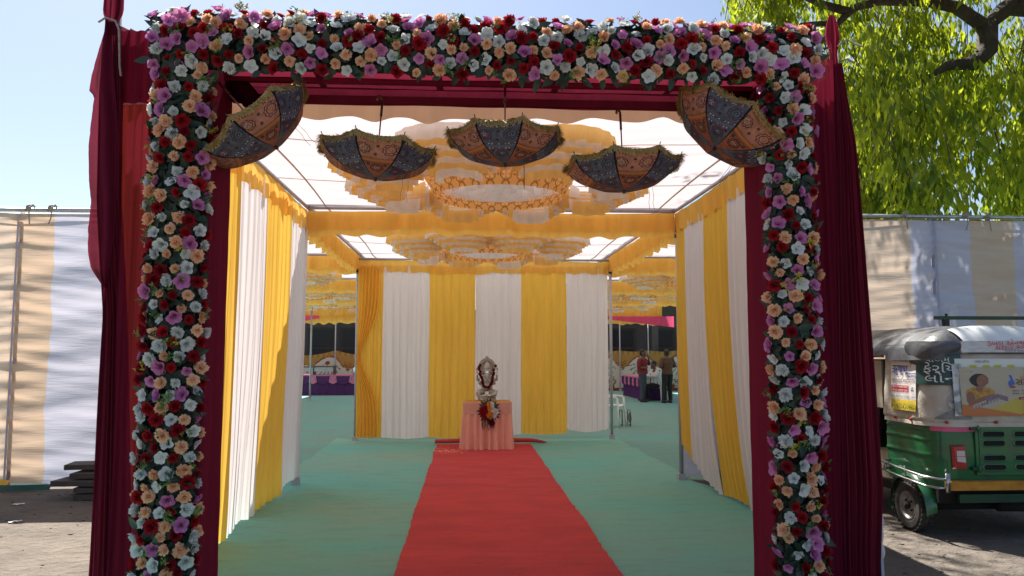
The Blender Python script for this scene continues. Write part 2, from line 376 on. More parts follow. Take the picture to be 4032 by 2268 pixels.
def valance(p0, p1, z0, drop, mat, label, seed=0, layers=1, rodz=0, amp=.025, group='ruffled valances along the tent beams', back=0, cat='valance'):
    p0 = Vector(p0); p1 = Vector(p1); d = p1 - p0; L = d.length; n = Vector((-d.y, d.x)).normalized()
    t = empty('ruffled_valance', ((p0 + p1).x / 2, (p0 + p1).y / 2, z0), 0, label, cat, group)
    for l in range(layers):
        nu = int(L * 34)
        def fn(u, v):
            s = u * L
            ph = s * 15 + 3 * nz(s * 1.4, seed + l * 5)
            a = amp * (.3 + v) * (sin(ph) + .5 * sin(ph * 1.9 + seed)) * (.6 + .6 * nz(s * 2.2, seed + 2))
            p = p0 + d * u + n * (a + (.045 * l + .02 * v))
            sag = .012 * sin(s * 2.1 + seed)
            z = z0 - drop * (1 + .28 * l) * v * (1 + .10 * nz(s * 3, seed) + .05 * sin(ph)) + sag - .015 * l
            return (p.x, p.y, z)
        v, f = grid(fn, nu, 6)
        place(obj('ruffle', v, f, mat, None), t)
    m = MB().tube([(p0.x, p0.y, z0 + .03), (p1.x, p1.y, z0 + .03)], .021, 8)
    place(m.build('rod', M['pole'], None, smooth=True), t)
    return t
valance((XL, Y0), (2.32, Y0), 3.33, .22, M['peach'], 'pale peach scalloped valance just behind the maroon gate beam', 1, amp=.03)
valance((XL, Y0), (XL, ys[1]), ZT - .01, .24, M['val'], 'yellow ruffled valance along the top of the left curtain wall', 2)
valance((XR, ys[1]), (XR, 5.6), ZT - .01, .24, M['val'], 'yellow ruffled valance along the top of the right curtain wall', 3)
valance((XL, ys[1]), (XR, ys[1]), ZT - .01, .22, M['val'], 'wide double yellow valance crossing the tunnel in front of the second ceiling ornament', 4, layers=2)
valance((XL, ys[1]), (XL, ys[2]), ZT - .01, .25, M['val'], 'yellow valance over the open left side, before the back curtain', 5, layers=2)
valance((XR, ys[2]), (XR, ys[1]), ZT - .01, .25, M['val'], 'yellow valance over the open right side, before the back curtain', 6, layers=2)
valance((XL, ys[2] - .06), (XR, ys[2] - .06), 3.27, .22, M['val'], 'yellow valance along the top of the back curtain', 7)
ordn = ['first', 'second', 'third', 'fourth', 'fifth']
for side, a, b in (('left', xs[0], xs[1]), ('right', xs[2], xs[3])):
    for i in range(2, 6):
        valance((a, ys[i]), (b, ys[i]), ZT - .01, .24 if i < 5 else .44, M['val'], f'yellow cross valance in the {side} aisle, {ordn[i-1]} row from the fence', 10 + i + (7 if side == 'left' else 0), layers=2 if i < 5 else 3)
        if i in (2, 3, 4) : valance(((b if side == 'left' else a), ys[i]), ((b if side == 'left' else a), ys[i + 1]), ZT - .01, .24, M['val'], f'yellow lengthwise valance in the {side} aisle, {ordn[i-2]} behind the back curtain', 30 + i)
# bright pink cloth hung at the far end
for nm, x0, x1 in (('left', -6.9, -5.3), ('right', 5.0, 7.6)):
    def fn(u, v): x = x0 + (x1 - x0) * u; return (x, 27.6 + .04 * sin(x * 14), 2.92 - v * (.10 + .30 * (u if nm == 'right' else 1 - u)))
    v, f = grid(fn, 50, 6); tag(obj('pink_drape', v, f, M['pink']), f'bright pink cloth hung at the far {nm} end of the tent', 'drape')

# roofs
def roof(i, j, label):
    x0, x1, y0, y1 = xs[i] - .02, xs[i + 1] + .02, ys[j] - .02 - .03 * (i % 2), ys[j + 1] + .02 + .03 * (i % 2)
    t = empty('tent_roof', ((x0 + x1) / 2, (y0 + y1) / 2, ZT), 0, label, 'tent roof', 'white cloth roofs of the tent bays')
    def fn(u, v):
        x = x0 + (x1 - x0) * u; y = y0 + (y1 - y0) * v
        if i == 1 and j == 0: x = x - max(0, u - .5) * 2 * .38 * max(0, 1 - v / .18)
        s = sin(u * PI) * sin(v * PI)
        return (x, y, ZT + .05 + .006 * ((i + j) % 2) - .07 * s + .03 * nz(x * .6, y * 3.2 + x * .8, i) * sin(v * PI) + .012 * nz(x * 1.4, y * 9, i + 2) + .01 * sin(v * PI * 6) * sin(u * PI))
    v, f = grid(fn, 40, 50)
    if i != 1 and j == 1:       # aisle roofs cut to an L so sun reaches the fence
        ok = lambda p: p[1] > 11.4 or (-3.1 < p[0] < 3.8)
        f = [q for q in f if all(ok(v[k]) for k in q)]
    place(obj('roof_cloth', v, f, M['roof']), t)
    for k in range(2 if (i != 1 and j == 1) else 1, 3):
        yy = y0 + (y1 - y0) * k / 3
        m = MB().tube([fn(u / 12, k / 3) [:2] + (fn(u / 12, k / 3)[2] - .012,) for u in range(13)], .004, 5)
        place(m.build('seam', M['strap'], smooth=True), t)
    for sx in ((0, 1) if not (i != 1 and j == 1) else ()):
        m = MB().tube([(x0 + .25 + .10 * sin(q / 8 * PI) if sx == 0 else x1 - .25 - .10 * sin(q / 8 * PI) - (.36 * max(0, 1 - q / 1.5) if (i, j) == (1, 0) else 0), y0 + (y1 - y0) * q / 8, ZT + .02 - .03 * sin(q / 8 * PI)) for q in range(9)], .009, 6)
        place(m.build('roof_strap', M['strap'], smooth=True), t)
    return t
nm = {0: 'left aisle', 1: 'tunnel', 2: 'right aisle'}
for j in range(6):  # last row and hidden tunnel rows added to shade the far end
    for i in range(3):
        if j == 0 and i != 1: continue
        roof(i, j, ('white cloth roof of the tunnel bay just behind the gate' if (i, j) == (1, 0) else
            'white cloth roof of the tunnel bay before the back curtain' if (i, j) == (1, 1) else f'white cloth roof over the {nm[i]}, row {j} behind the fence' if i != 1 else f'white cloth roof hidden behind the back curtain, {ordn[j-2]} row'))
# posts
def post(x, y, label, z1=3.36, r=.026):
    t = empty('tent_post', (x, y, 0), 0, label, 'post', 'upright posts of the tent')
    MB().tube([(0, 0, .004), (0, 0, z1)], r, 10).build('pipe', M['pole'], t, smooth=True)
    MB().box(-.045, .045, -.045, .045, .0, .10).build('foot_sleeve', M['pole'], t)
    MB().tube([(0, 0, 1.52), (0, 0, 1.56)], r * 1.35, 8).build('collar', M['rope'], t)
    MB().tube([(0, 0, z1 - .3), (0, 0, z1 - .26)], r * 1.35, 8).build('collar', M['dark'], t)
post(XL - .09, ys[1] + .09, 'post at the far end of the left curtain wall'); post(XR + .05, ys[1] + .07, 'post at the far end of the right curtain wall, sleeve in the swept-up hem')
post(XL - .03, ys[2], 'post at the left end of the back curtain'); post(XR + .04, ys[2], 'lavender post at the right end of the back curtain')
post(XL, Y0 + .03, 'post at the gate end of the left curtain wall'); post(2.30, Y0 + .03, 'post at the gate end of the right curtain wall')
post(-5.18, 25.7, 'thin white post standing in the left aisle before the buffet table', r=.03)
for x, y, l in [(-5.35, 31.4, 'left aisle'), (6.35, 31.4, 'right aisle, the left one'), (7.55, 31.4, 'right aisle, behind the standing people')]:
    post(x, y, f'slim post at the painted far fence in the {l}', z1=3.1)

# ---------------------------------------------------------------- ceiling ornaments
def pleat(path, z0, drop, mat, parent, amp=.014, seed=0, freq=26, flare=0):
    pts = [Vector(p) for p in path]; k = len(pts)
    L = [0]
    for a, b in zip(pts, pts[1:]): L.append(L[-1] + (b - a).length)
    nu = max(8, int(L[-1] * 42))
    def at(s):
        for i in range(k - 1):
            if s <= L[i + 1] + 1e-9:
                q = (s - L[i]) / max(1e-9, L[i + 1] - L[i]); d = (pts[i + 1] - pts[i]).normalized()
                return pts[i].lerp(pts[i + 1], q), Vector((-d.y, d.x))
        return pts[-1], Vector((-(pts[-1] - pts[-2]).y, (pts[-1] - pts[-2]).x)).normalized()
    def fn(u, v):
        s = u * L[-1]; p, n = at(s)
        a = amp * (.3 + v) * (sin(s * 2 * PI * freq / 4 + seed) + .6 * nz(s * 12, seed)) + flare * v
        q = p + n * a
        return (q.x, q.y, z0 - drop * v * (1 + .06 * nz(s * 6, seed)))
    v, f = grid(fn, nu, 4)
    return obj('frill', v, f, mat, parent)
def printcol(u, v):     # u metres along the band, v 0 top..1 bottom
    base = np.array((.93, .50, .17)); dk = np.array((.42, .20, .05)); md = np.array((.80, .37, .12)); lt = np.array((.95, .62, .28))
    c = base.copy(); y = v * .34
    cell = .155; k = u / cell; fx = (k - math.floor(k) - .5) * cell
    d = math.hypot(fx, y - .235)
    if abs(d - .052) < .006: c = dk
    elif d < .046: c = lt if abs(cos(2 * math.atan2(y - .235, fx))) < .75 else md
    fx2 = ((k + .5) - math.floor(k + .5) - .5) * cell; d = math.hypot(fx2, y - .15)
    if abs(d - .056) < .009: c = md
    elif d < .017: c = dk
    d = math.hypot(fx2, y - .235)
    if d < .013: c = dk
    if abs(y - .065 - .02 * (abs((u / .05) % 2 - 1) * 2 - 1)) < .006: c = md
    if abs(y - .065 + .02 * (abs((u / .05) % 2 - 1) * 2 - 1)) < .006: c = md
    d = math.hypot(fx, y - .33)
    if abs(d - .035) < .008: c = dk
    return c
def ornament():
    t = empty('ceiling_ornament', (0, 0, 0))
    Zc = 0.
    nu, nv = 620, 40; v = []; cc = []
    for i in range(nu):
        a = 2 * PI * i / nu
        for j in range(nv):
            q = j / (nv - 1); r = .80 - .20 * q ** .7 + .006 * sin(a * 34) * q
            v.append((r * cos(a), r * sin(a), Zc + .0 - .27 * q)); cc.append(printcol(a * .70, q))
    obj('printed_ring', v, gridf(nu, nv, True), M['print'], t, cols=cc)
    for k, (r, z, dr) in enumerate([(.56, -.02, .17), (.44, -.05, .17), (.32, -.08, .16), (.20, -.11, .15), (.10, -.14, .13)]):
        pleat([(r * cos(a), r * sin(a)) for a in np.linspace(0, 2 * PI, 30)], z, dr, M['frw'], t, seed=k, amp=.018)
    cols = ['fry', 'frw', 'fry', 'frw', 'fry']
    for k in range(8):
        ph = k * PI / 4 + PI / 8; c = Vector((cos(ph), sin(ph))) * .98; e = Vector((cos(ph), sin(ph))); s_ = Vector((-sin(ph), cos(ph)))
        for j in range(7):
            rr = .60 - .066 * j
            path = []
            for a in np.linspace(-PI * .62, PI * .62, 14):
                path.append(c + e * (rr * cos(a)) * 1.02 + s_ * (rr * sin(a)) * .86)
            pleat(path, Zc - .030 * j, .125 + .02 * (j == 6), M[cols[(j + k) % 2]], t, seed=k * 5 + j, amp=.020)
    return t
orn0 = ornament()
def put_orn(x, y, label, first=False):
    o = orn0 if first else copy_tree(orn0)
    o.location = (x, y, ZT - .035); o.rotation_euler.z = 0
    tag(o, label, 'ceiling ornament', 'flower shaped frill ornaments under the tent roof')
# far bays see simpler use of the same ornament
put_orn(.30, 7.10, 'large frilled flower ornament with printed orange ring nearest the gate', True)
put_orn(.32, 11.66, 'frilled flower ornament in the second tunnel bay, over the statue table')
for side, cx in (('left', XL - BAY / 2), ('right', XR + BAY / 2)):
    for j in range(2, 5): put_orn(cx, ys[j] + BAY / 2, f'frilled ceiling ornament in the {side} aisle, {ordn[j-1]} from the fence')

# ================================================================ GATE
GX0, GX1 = -1.80, 2.06; GI0, GI1 = -1.43, 1.73
g = empty('entrance_gate', (0, 4.4, 0), 0, 'maroon cloth wrapped entrance gate frame framing the tunnel', 'gate')
def clothbox(name, x0, x1, y0, y1, z0, z1, mat, parent, nz_=40, seed=0):
    pth = [(x0, y0), (x1, y0), (x1, y1), (x0, y1)]; n = 16
    loop = []
    for i in range(4):
        a, b = pth[i], pth[(i + 1) % 4]
        for q in range(n): loop.append((a[0] + (b[0] - a[0]) * q / n, a[1] + (b[1] - a[1]) * q / n))
    cx, cy = (x0 + x1) / 2, (y0 + y1) / 2
    v = []
    for p in loop:
        for j in range(nz_):
            z = z0 + (z1 - z0) * j / (nz_ - 1); d = Vector((p[0] - cx, p[1] - cy)).normalized()
            w = .006 * nz(p[0] * 7 + seed, p[1] * 7, z * .8) + .004 * nz(p[0] * 3, z * 5, seed)
            v.append((p[0] + d.x * w, p[1] + d.y * w - 4.4, z))
    return obj(name, v, gridf(len(loop), nz_, True), mat, parent)
clothbox('pillar_cover', GX0 + .03, GI0, 4.27, 4.60, 0.01, 3.45, M['gatecloth'], g, seed=1)
clothbox('pillar_cover', GI1, GX1 - .03, 4.27, 4.60, 0.01, 3.45, M['gatecloth'], g, seed=5)
def strip(name, x0, x1, a, b, mat, parent, seed=0, amp=.006):   # a,b = (y,z) edges
    def fn(u, v):
        x = x0 + (x1 - x0) * u; return (x, a[0] + (b[0] - a[0]) * v - 4.4 + amp * nz(x * 5, v * 3, seed), a[1] + (b[1] - a[1]) * v + amp * nz(x * 2, v * 4, seed + 7) * 1.5)
    v, f = grid(fn, 80, 8); return obj(name, v, f, mat, parent)
strip('underside_cloth', GI0 + .004, GI1 - .004, (4.28, 3.215), (4.43, 3.215), M['red2'], g, 1)
strip('underside_cloth', GI0 + .004, GI1 - .004, (4.46, 3.20), (4.57, 3.20), M['gatecloth'], g, 2)
strip('back_cloth', GI0 + .004, GI1 - .004, (4.60, 3.11), (4.60, 3.30), M['gatecloth'], g, 3)
strip('front_cloth', GX0 + .03, GX1 - .03, (4.262, 3.20), (4.262, 3.46), M['gatecloth'], g, 4)
for y in (4.445, 4.585): MB().box(GI0, GI1, y - 4.4 - .018, y - 4.4 + .018, 3.17 + (.02 if y < 4.5 else -.055), 3.215 + (.015 if y < 4.5 else -.055)).build('frame_bar', M['gatecloth'], g)
for x in (-.9, -.2, .5, 1.2): MB().box(x, x + .035, -.12, .17, 3.23, 3.26).build('frame_bar', M['dark'], g)
for sx, x in ((0, GI0 + .06), (1, GI1 - .06)):
    m = MB()
    for q in range(5): m.ell((x + (.03 * q if sx == 0 else -.03 * q), .10 - .01 * q, 3.19 - .035 * q), (.085 - .006 * q, .07, .06), 10, 8, Matrix.Rotation(.6 if sx == 0 else -.6, 3, 'Y'))
    fuse(m, 'cloth_knot', M['darkred'], g, .012, 2, .5)
# flower kinds ------------------------------------------------------
def petal(mb, az, r0, z0, L, Wd, e0, e1, cup=.25, ruff=0, seed=0, nu=5, nv=5, tw=0, fan=False):
    v = []; 
    pr, pz = r0, z0
    prof = []
    for j in range(nv):
        q = j / (nv - 1); e = e0 + (e1 - e0) * q
        prof.append((pr, pz, e)); pr += L / (nv - 1) * sin(e); pz += L / (nv - 1) * cos(e)
    for i in range(nu):
        u = -1 + 2 * i / (nu - 1)
        for j in range(nv):
            q = j / (nv - 1); r, z, e = prof[j]
            w = Wd * (sin(PI * (.12 + .76 * q)) ** .7) * (1 - .25 * (q > .9))
            if fan: w = Wd * (.3 + .8 * q ** .6) * (.93 if q > .9 else 1)
            s = u * w
            if fan and q > .9: s *= 1
            up = cup * w * u * u
            r2 = r - up * cos(e); z2 = z + up * sin(e)
            if ruff: rr = ruff * q * nz(u * 3 + seed, q * 3, seed * 2.3); r2 += rr; z2 += rr
            a = az + tw * q
            x = r2 * cos(a) - s * sin(a); y = r2 * sin(a) + s * cos(a)
            v.append((x, y, z2))
    mb.add(v, gridf(nu, nv))
def rose(seed):
    rd = random.Random(seed); m = MB()
    for n, r0, L, Wd, e0, e1 in ((3, .002, .026, .010, -.05, .15), (3, .004, .028, .013, .05, .45), (4, .007, .031, .016, .25, .85), (5, .009, .034, .020, .55, 1.25), (5, .010, .038, .022, .85, 1.55)):
        off = rd.random() * 6
        for k in range(n): petal(m, off + 2 * PI * k / n + rd.uniform(-.15, .15), r0, .0, L, Wd, e0, e1 + rd.uniform(-.15, .15), .35, .003, rd.random() * 9, tw=.25)
    return m
def carn(seed):
    rd = random.Random(seed); m = MB()
    for ring, (n, e0, e1, L) in enumerate(((4, -.1, .2, .032), (6, .25, .5, .034), (8, .55, .95, .036), (9, .95, 1.4, .037), (9, 1.25, 1.75, .036))):
        off = rd.random() * 6
        for k in range(n): petal(m, off + 2 * PI * k / n + rd.uniform(-.2, .2), .002, .002, L * rd.uniform(.85, 1.15), .0155, e0 + rd.uniform(-.12, .12), e1 + rd.uniform(-.2, .2), .35 * rd.choice((1, -1)), .014, rd.random() * 9, 5, 5, 0, True)
    return m
def magn(seed):
    rd = random.Random(seed); m = MB(); off = rd.random() * 6
    for k in range(5): petal(m, off + 2 * PI * k / 5 + rd.uniform(-.25, .25), .004, 0, .045 * rd.uniform(.9, 1.1), .023, .95 + rd.uniform(-.2, .2), 1.45 + rd.uniform(-.4, .3), .4, .005, rd.random() * 9, 5, 6)
    for k in range(3): petal(m, off + 2 + 2.1 * k, .002, .002, .026, .014, .2, .9, .5, .003, rd.random() * 9)
    return m
FM = {}
for kind, fn_, cols_ in (('rose', rose, ('pink', 'red', 'white', 'wine')), ('carnation', carn, ('red', 'peach', 'white', 'orange')), ('magnolia', magn, ('white', 'pink', 'peach'))):
    for c in cols_:
        for s_ in range(3):
            m = fn_(s_ * 7 + len(c) + len(kind)); FM[kind, c, s_] = mkmesh(kind, m.v, m.f, M['p_' + c])
def leafmesh(L, Wd, seed, mat):
    def fn(u, v):
        w = Wd * sin(PI * min(1, v * .92 + .08) ** .8) * (1 - .1 * v); x = (u * 2 - 1) * w
        return (x, v * L, .25 * abs(x) + .3 * L * v * v * (-.6 + .5 * (seed % 3)) + .002)
    v, f = grid(fn, 5, 6); return mkmesh('leaf', v, f, mat)
LM = [leafmesh(.075, .020, 0, M['leaf']), leafmesh(.062, .018, 1, M['leaf']), leafmesh(.085, .021, 2, M['leaf']), leafmesh(.06, .018, 1, M['leaf2'])]
def sprigmesh(mat, seed):
    rd = random.Random(seed); m = MB()
    for st in range(5):
        a = rd.random() * 6; el = rd.uniform(.3, 1.1); d = Vector((cos(a) * sin(el), sin(a) * sin(el), cos(el))); L = rd.uniform(.035, .06)
        m.tube([(0, 0, 0), d * L], .0012, 3, False)
        for q in range(7):
            p = d * (L * (.3 + .1 * q)); b = Vector((rd.uniform(-1, 1), rd.uniform(-1, 1), rd.uniform(-.3, 1))).normalized(); n = b.cross(d).normalized() * .004
            m.add([p, p + b * .008 + n, p + b * .018, p + b * .008 - n], [(0, 1, 2, 3)])
    return mkmesh('sprig', m.v, m.f, mat)
SM = [sprigmesh(M['sprig'], 1), sprigmesh(M['sprig'], 2), sprigmesh(M['sprigy'], 3)]
def orient(o, p, n, roll, sc=1.):
    z = Vector(n).normalized(); x = z.orthogonal().normalized(); q = Matrix.Rotation(roll, 3, z); x = q @ x; y = z.cross(x)
    m = Matrix((x, y, z)).transposed().to_4x4() @ Matrix.Scale(sc, 4); m.translation = Vector(p); o.matrix_basis = m
def flowerpick(pal, rd):
    r = rd.random(); s = rd.randrange(3)
    w = {'L': (.34, .31, .28, .07), 'R': (.31, .25, .22, .22), 'B': (.31, .25, .22, .22)}[pal]
    if r < w[0]: return ('white', rd.choice(['carnation', 'carnation', 'rose', 'magnolia'] if pal == 'L' else ['carnation', 'magnolia', 'magnolia', 'rose']), s)
    if r < w[0] + w[1]: return ('peach', 'carnation', s)
    if r < w[0] + w[1] + w[2]: return ('red', rd.choice(['carnation', 'carnation', 'rose']), s)
    return ('pink', rd.choice(['rose', 'magnolia']) if pal != 'L' else 'rose', s)
def garland(name_label, surf, ulen, vlen, base_loc, pal, seed, backbox, sp=.071):
    """surf(s,t) -> point, normal, with s across [0,ulen], t along [0,vlen]"""
    rd = random.Random(seed)
    t = empty('flower_garland_panel', base_loc, 0, name_label, 'flower panel')
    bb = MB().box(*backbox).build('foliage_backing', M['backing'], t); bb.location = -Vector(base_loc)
    B = Vector(base_loc)
    nr = int(round(vlen / (sp * .95))); ncol = int(round(ulen / sp * .97)); last = {}
    cnt = 0; allp = []
    for r_ in range(nr):
        prev = None
        for c in range(ncol):
            s = (c + .5 + (.35 if r_ % 2 else -.15) + rd.uniform(-.17, .17)) / ncol * ulen; tt = (r_ + .5 + rd.uniform(-.2, .2)) / nr * vlen
            if not 0 <= s <= ulen or rd.random() < .03: continue
            k = flowerpick(pal, rd)
            for _ in range(4):
                if k[0] == prev or k[0] == last.get(c) or (k[0] == 'pink' and 'pink' == last.get(c - 1)): k = flowerpick(pal, rd)
            prev = k[0]; last[c] = k[0]
            p, n = surf(s, tt); n = Vector(n) + Vector((rd.uniform(-.55, .55), rd.uniform(-.2, .2), rd.uniform(-.6, .45)))
            o = link(k[0] + '_flower', FM[k[1], k[0], k[2]], t)
            sc = (.83 if k[1] != 'carnation' else .83) * rd.choice((.8, .92, 1, 1.06, 1.18)) * rd.uniform(.95, 1.05) * (1.08 if k[0] == 'pink' else 1)
            orient(o, Vector(p) + Vector(surf(s, tt)[1]) * rd.uniform(.0, .02) - B, n, rd.uniform(0, 6.28), sc); cnt += 1; allp.append((s, tt))
    nl = 290; mb = MB()
    for i in range(nl * 5):
        s = rd.uniform(-.01, ulen + .01); tt = rd.uniform(0, vlen); p, n = surf(min(max(s, 0), ulen), tt); n0 = Vector(n)
        edge = s < .03 or s > ulen - .03
        n = n0 + Vector((rd.uniform(-1, 1), rd.uniform(-1, 1), rd.uniform(-1, 1))) * .6
        me = LM[rd.randrange(3)] if rd.random() < .9 else LM[3]
        q = Vector(p) - n0 * .012
        if i < nl:
            o = link('leaf', me, t); orient(o, q - B, n, rd.uniform(0, 6.28), rd.uniform(.75, 1.15))
        else:
            z = n.normalized(); x = (Matrix.Rotation(rd.uniform(0, 6.28), 3, z) @ z.orthogonal()).normalized(); y = z.cross(x); sc = rd.uniform(.8, 1.2)
            mb.add([q - B + (x * w.co.x + y * w.co.y + z * w.co.z) * sc for w in me.vertices], [tuple(pp.vertices) for pp in me.polygons])
    tag(mb.build('foliage', M['leaf'], t, smooth=True), kind='stuff')
    for i in range(int(vlen * ulen * 34)):
        s = rd.uniform(0, ulen); tt = rd.uniform(0, vlen); p, n = surf(s, tt)
        o = link('sprig', SM[rd.randrange(2) if rd.random() < .7 else 2], t); orient(o, Vector(p) + Vector(n) * .02 - B, Vector(n) + Vector((rd.uniform(-.6, .6), 0, rd.uniform(-.6, .6))), rd.uniform(0, 6), rd.uniform(.7, 1.15))
    return t
def column_surf(x0, x1, yf, dep, zl, zr=0):
    w = x1 - x0
    def f_(s, t):
        z = t
        if s < dep: return (x0, yf + dep - s, z), (-1, -.25, 0)
        if s > dep + w: return (x1, yf + (s - dep - w), z), (1, -.25, 0)
        u = (s - dep) / w; b = sin(u * PI)
        return (x0 + u * w, yf - .03 * b, z), (1.1 * (u - .5), -1, .0)
    return f_, w + 2 * dep
f_, ul = column_surf(-1.725, -1.455, 4.19, .07, 3.14)
garland('left floral pillar of white, red and peach roses beside the maroon drape', f_, ul, 3.16, (-1.61, 4.25, 0), 'L', 11, (-1.715, -1.465, 4.20, 4.262, 0.0, 3.17))
f_, ul = column_surf(1.735, 1.975, 4.19, .06, 3.14)
garland('right floral pillar of mixed pink, white, red and peach flowers', f_, ul, 3.16, (1.88, 4.25, 0), 'R', 23, (1.745, 1.965, 4.20, 4.262, 0.0, 3.17))
def beam_surf(s, t):   # s across height (0 bottom .. front .. top), t along x
    x = -1.75 + t
    H = .315; D = .09
    if s < H: u = s / H; return (x, 4.19 - .03 * sin(u * PI), 3.155 + s), (0, -1, 1.1 * (u - .45))
    return (x, 4.20 + (s - H), 3.485), (0, -.5, 1)
garland('long floral beam of roses across the top of the gate', beam_surf, .405, 3.78, (.12, 4.25, 3.2), 'B', 37, (-1.77, 2.01, 4.20, 4.255, 3.185, 3.465), sp=.069)

# ---------------------------------------------------------------- outer maroon drapes
def drape(name, cx, hw, zt, zb, mat, parent, folds, seed, y=4.8, amp=.03, nzv=60, yoff=None):
    """gathered cloth: cx(z), hw(z) give centre and half width"""
    def fn(u, v):
        z = zt + (zb - zt) * v; c = cx(z); w = hw(z)
        ph = u * folds * 2 * PI + 1.5 * nz(u * 4, z * .35, seed)
        a = min(amp, w * .35) * (sin(ph) + .4 * sin(ph * 2.3 + 1)) + .03 * nz(u * 3, z, seed) * min(1, w * 4)
        return (c + (u * 2 - 1) * w, y + (yoff(z) if yoff else 0) + a, z)
    v, f = grid(fn, int(folds * 10), nzv); return obj(name, v, f, mat, parent)
def lerp(tab):
    tab = sorted(tab); xs_ = [a for a, _ in tab]; y_ = [b for _, b in tab]
    return lambda z: float(np.interp(z, xs_, y_))
dl = empty('maroon_drape', (0, 0, 0), 0, 'left maroon drape with loose flap, tied to the pole in front of the sky', 'drape')
MB().tube([(-2.215, 4.84, 0), (-2.235, 4.84, 4.4)], .018, 8).build('pole', M['pole'], dl, smooth=True)
drape('gathered_cloth', lerp([(0, -2.09), (.4, -2.10), (1.2, -2.12), (1.83, -2.135), (2.54, -2.20), (3.2, -2.215), (3.66, -2.23)]), lerp([(0, .14), (.4, .12), (1.2, .095), (1.83, .07), (2.4, .075), (3.2, .07), (3.55, .05), (3.66, .03)]), 3.66, .01, M['maroon'], dl, 7, 1, y=4.74)
drape('top_bulb', lerp([(3.66, -2.245), (4.2, -2.24)]), lerp([(3.66, .03), (3.74, .065), (3.9, .062), (4.1, .05), (4.3, .03)]), 4.3, 3.66, M['maroon'], dl, 4, 3, y=4.78, nzv=20)
# loose outer flap with scalloped edge
fe = lerp([(1.99, -2.18), (2.03, -2.21), (2.10, -2.255), (2.2, -2.275), (2.35, -2.28), (2.5, -2.275), (2.65, -2.30), (2.85, -2.315), (3.0, -2.305), (3.17, -2.29), (3.19, -2.325), (3.30, -2.315), (3.45, -2.29), (3.6, -2.26), (3.66, -2.25)])
fe2 = lerp([(1.99, -2.17), (2.3, -2.14), (3.0, -2.15), (3.5, -2.2), (3.66, -2.24)])
def fn(u, v):
    z = 1.99 + 1.67 * v; a = fe(z); b = fe2(z)
    return (a + (b - a) * u + .004 * nz(z * 22), 4.70 + .02 * sin(u * 9 + z * 2) + .02 * nz(u * 3, z * 2), z)
v, f = grid(fn, 24, 70); obj('loose_flap', v, f, M['flap'], dl)
panel('orange_backing', (-2.245, 4.95), (-1.86, 4.90), 3.2, lambda u: .02, M['backing_orange'], dl, folds=7, amp=.02, seed=77)
v, f = grid(lambda u, v: (-2.22 + .43 * u, 4.84 - .35 * u + .012 * sin(u * 22), 3.17 - .10 * u + (.48 - .05 * u) * v), 30, 8); obj('upper_layer', v, f, M['maroon'], dl)
def sidepanel(x0, x1, y0, y1, z00, z01, parent, seed, mat='sheer'):
    def fn(u, v):
        x = x0 + (x1 - x0) * u; y = y0 + (y1 - y0) * u; zt = z00 + (z01 - z00) * u - .03 * sin(u * PI)
        return (x, y + .022 * sin(u * 34 + 3 * nz(u * 3, v, seed)) * (.5 + nz(u * 5, v * 2, seed + 1)) + .03 * nz(u * 2, v * 3, seed), zt * (1 - v) + .01)
    v, f = grid(fn, 60, 30); obj('sheer_panel', v, f, M[mat], parent)
sidepanel(-2.22, -1.79, 4.80, 4.45, 3.66, 3.50, dl, 3)
MB().tube([(-2.30, 4.72, 3.65), (-2.25, 4.70, 3.67), (-2.2, 4.72, 3.66), (-2.17, 4.71, 3.6), (-2.16, 4.71, 3.45), (-2.15, 4.70, 3.36), (-2.14, 4.70, 3.30)], .007, 6).build('tie_rope', M['rope'], dl, smooth=True)
dr = empty('maroon_drape', (0, 0, 0), 0, 'right maroon drape gathered to its pole, in front of the tree and rickshaw', 'drape')
MB().tube([(2.47, 4.84, 0), (2.47, 4.84, 3.84)], .02, 8).build('pole', M['chair'], dr, smooth=True)
drape('gathered_cloth', lerp([(0, 2.45), (.3, 2.45), (.75, 2.47), (1.6, 2.455), (2.3, 2.455), (2.95, 2.455), (3.3, 2.44), (3.5, 2.43)]), lerp([(0, .13), (.3, .13), (.75, .145), (1.6, .125), (2.3, .10), (2.95, .07), (3.3, .04), (3.5, .03)]), 3.5, .01, M['maroon'], dr, 7, 11, y=4.74)
drape('top_bulb', lerp([(3.5, 2.43), (3.85, 2.425)]), lerp([(3.5, .03), (3.58, .025), (3.62, .035), (3.7, .05), (3.78, .04), (3.85, .018)]), 3.85, 3.48, M['maroon'], dr, 3, 13, y=4.78, nzv=20)
sidepanel(2.46, 2.05, 4.80, 4.45, 3.50, 3.58, dr, 9, 'sheer')
sidepanel(2.46, 2.05, 4.86, 4.62, 3.46, 3.30, dr, 19, 'maroon')
MB().tube([(2.40, 4.86, 3.10), (2.57, 4.88, 3.11)], .022, 10).build('cross_pipe', M['pole'], dr, smooth=True)
MB().tube([(2.42, 4.70, 3.60), (2.47, 4.68, 3.64), (2.53, 4.70, 3.62), (2.6, 4.72, 3.61)], .006, 5).build('tie_rope', M['rope'], dr, smooth=True)
MB().tube([(2.43, 4.70, 3.50), (2.475, 4.69, 3.51), (2.53, 4.70, 3.49)], .007, 5).build('tie_rope', M['rope'], dr, smooth=True)
# white and pale blue cloth bundle tied to the foot of the right drape
bd = empty('cloth_bundle', (2.62, 4.85, 0), 0, 'white and pale blue bunched cloth behind the foot of the right drape', 'cloth')
m = MB(); m.ell((0, 0, .44), (.055, .05, .10)); m.ell((.01, 0, .33), (.05, .05, .07)); m.ell((.015, -.01, .52), (.04, .04, .07)); fuse(m, 'white_bunch', M['shirt_white'], bd, .01, 2, .5)
MB().tube([(0, 0, .01), (.005, 0, .12), (0, 0, .3)], [.05, .045, .045], 10).build('blue_cloth', M['sheet'], bd, smooth=True)

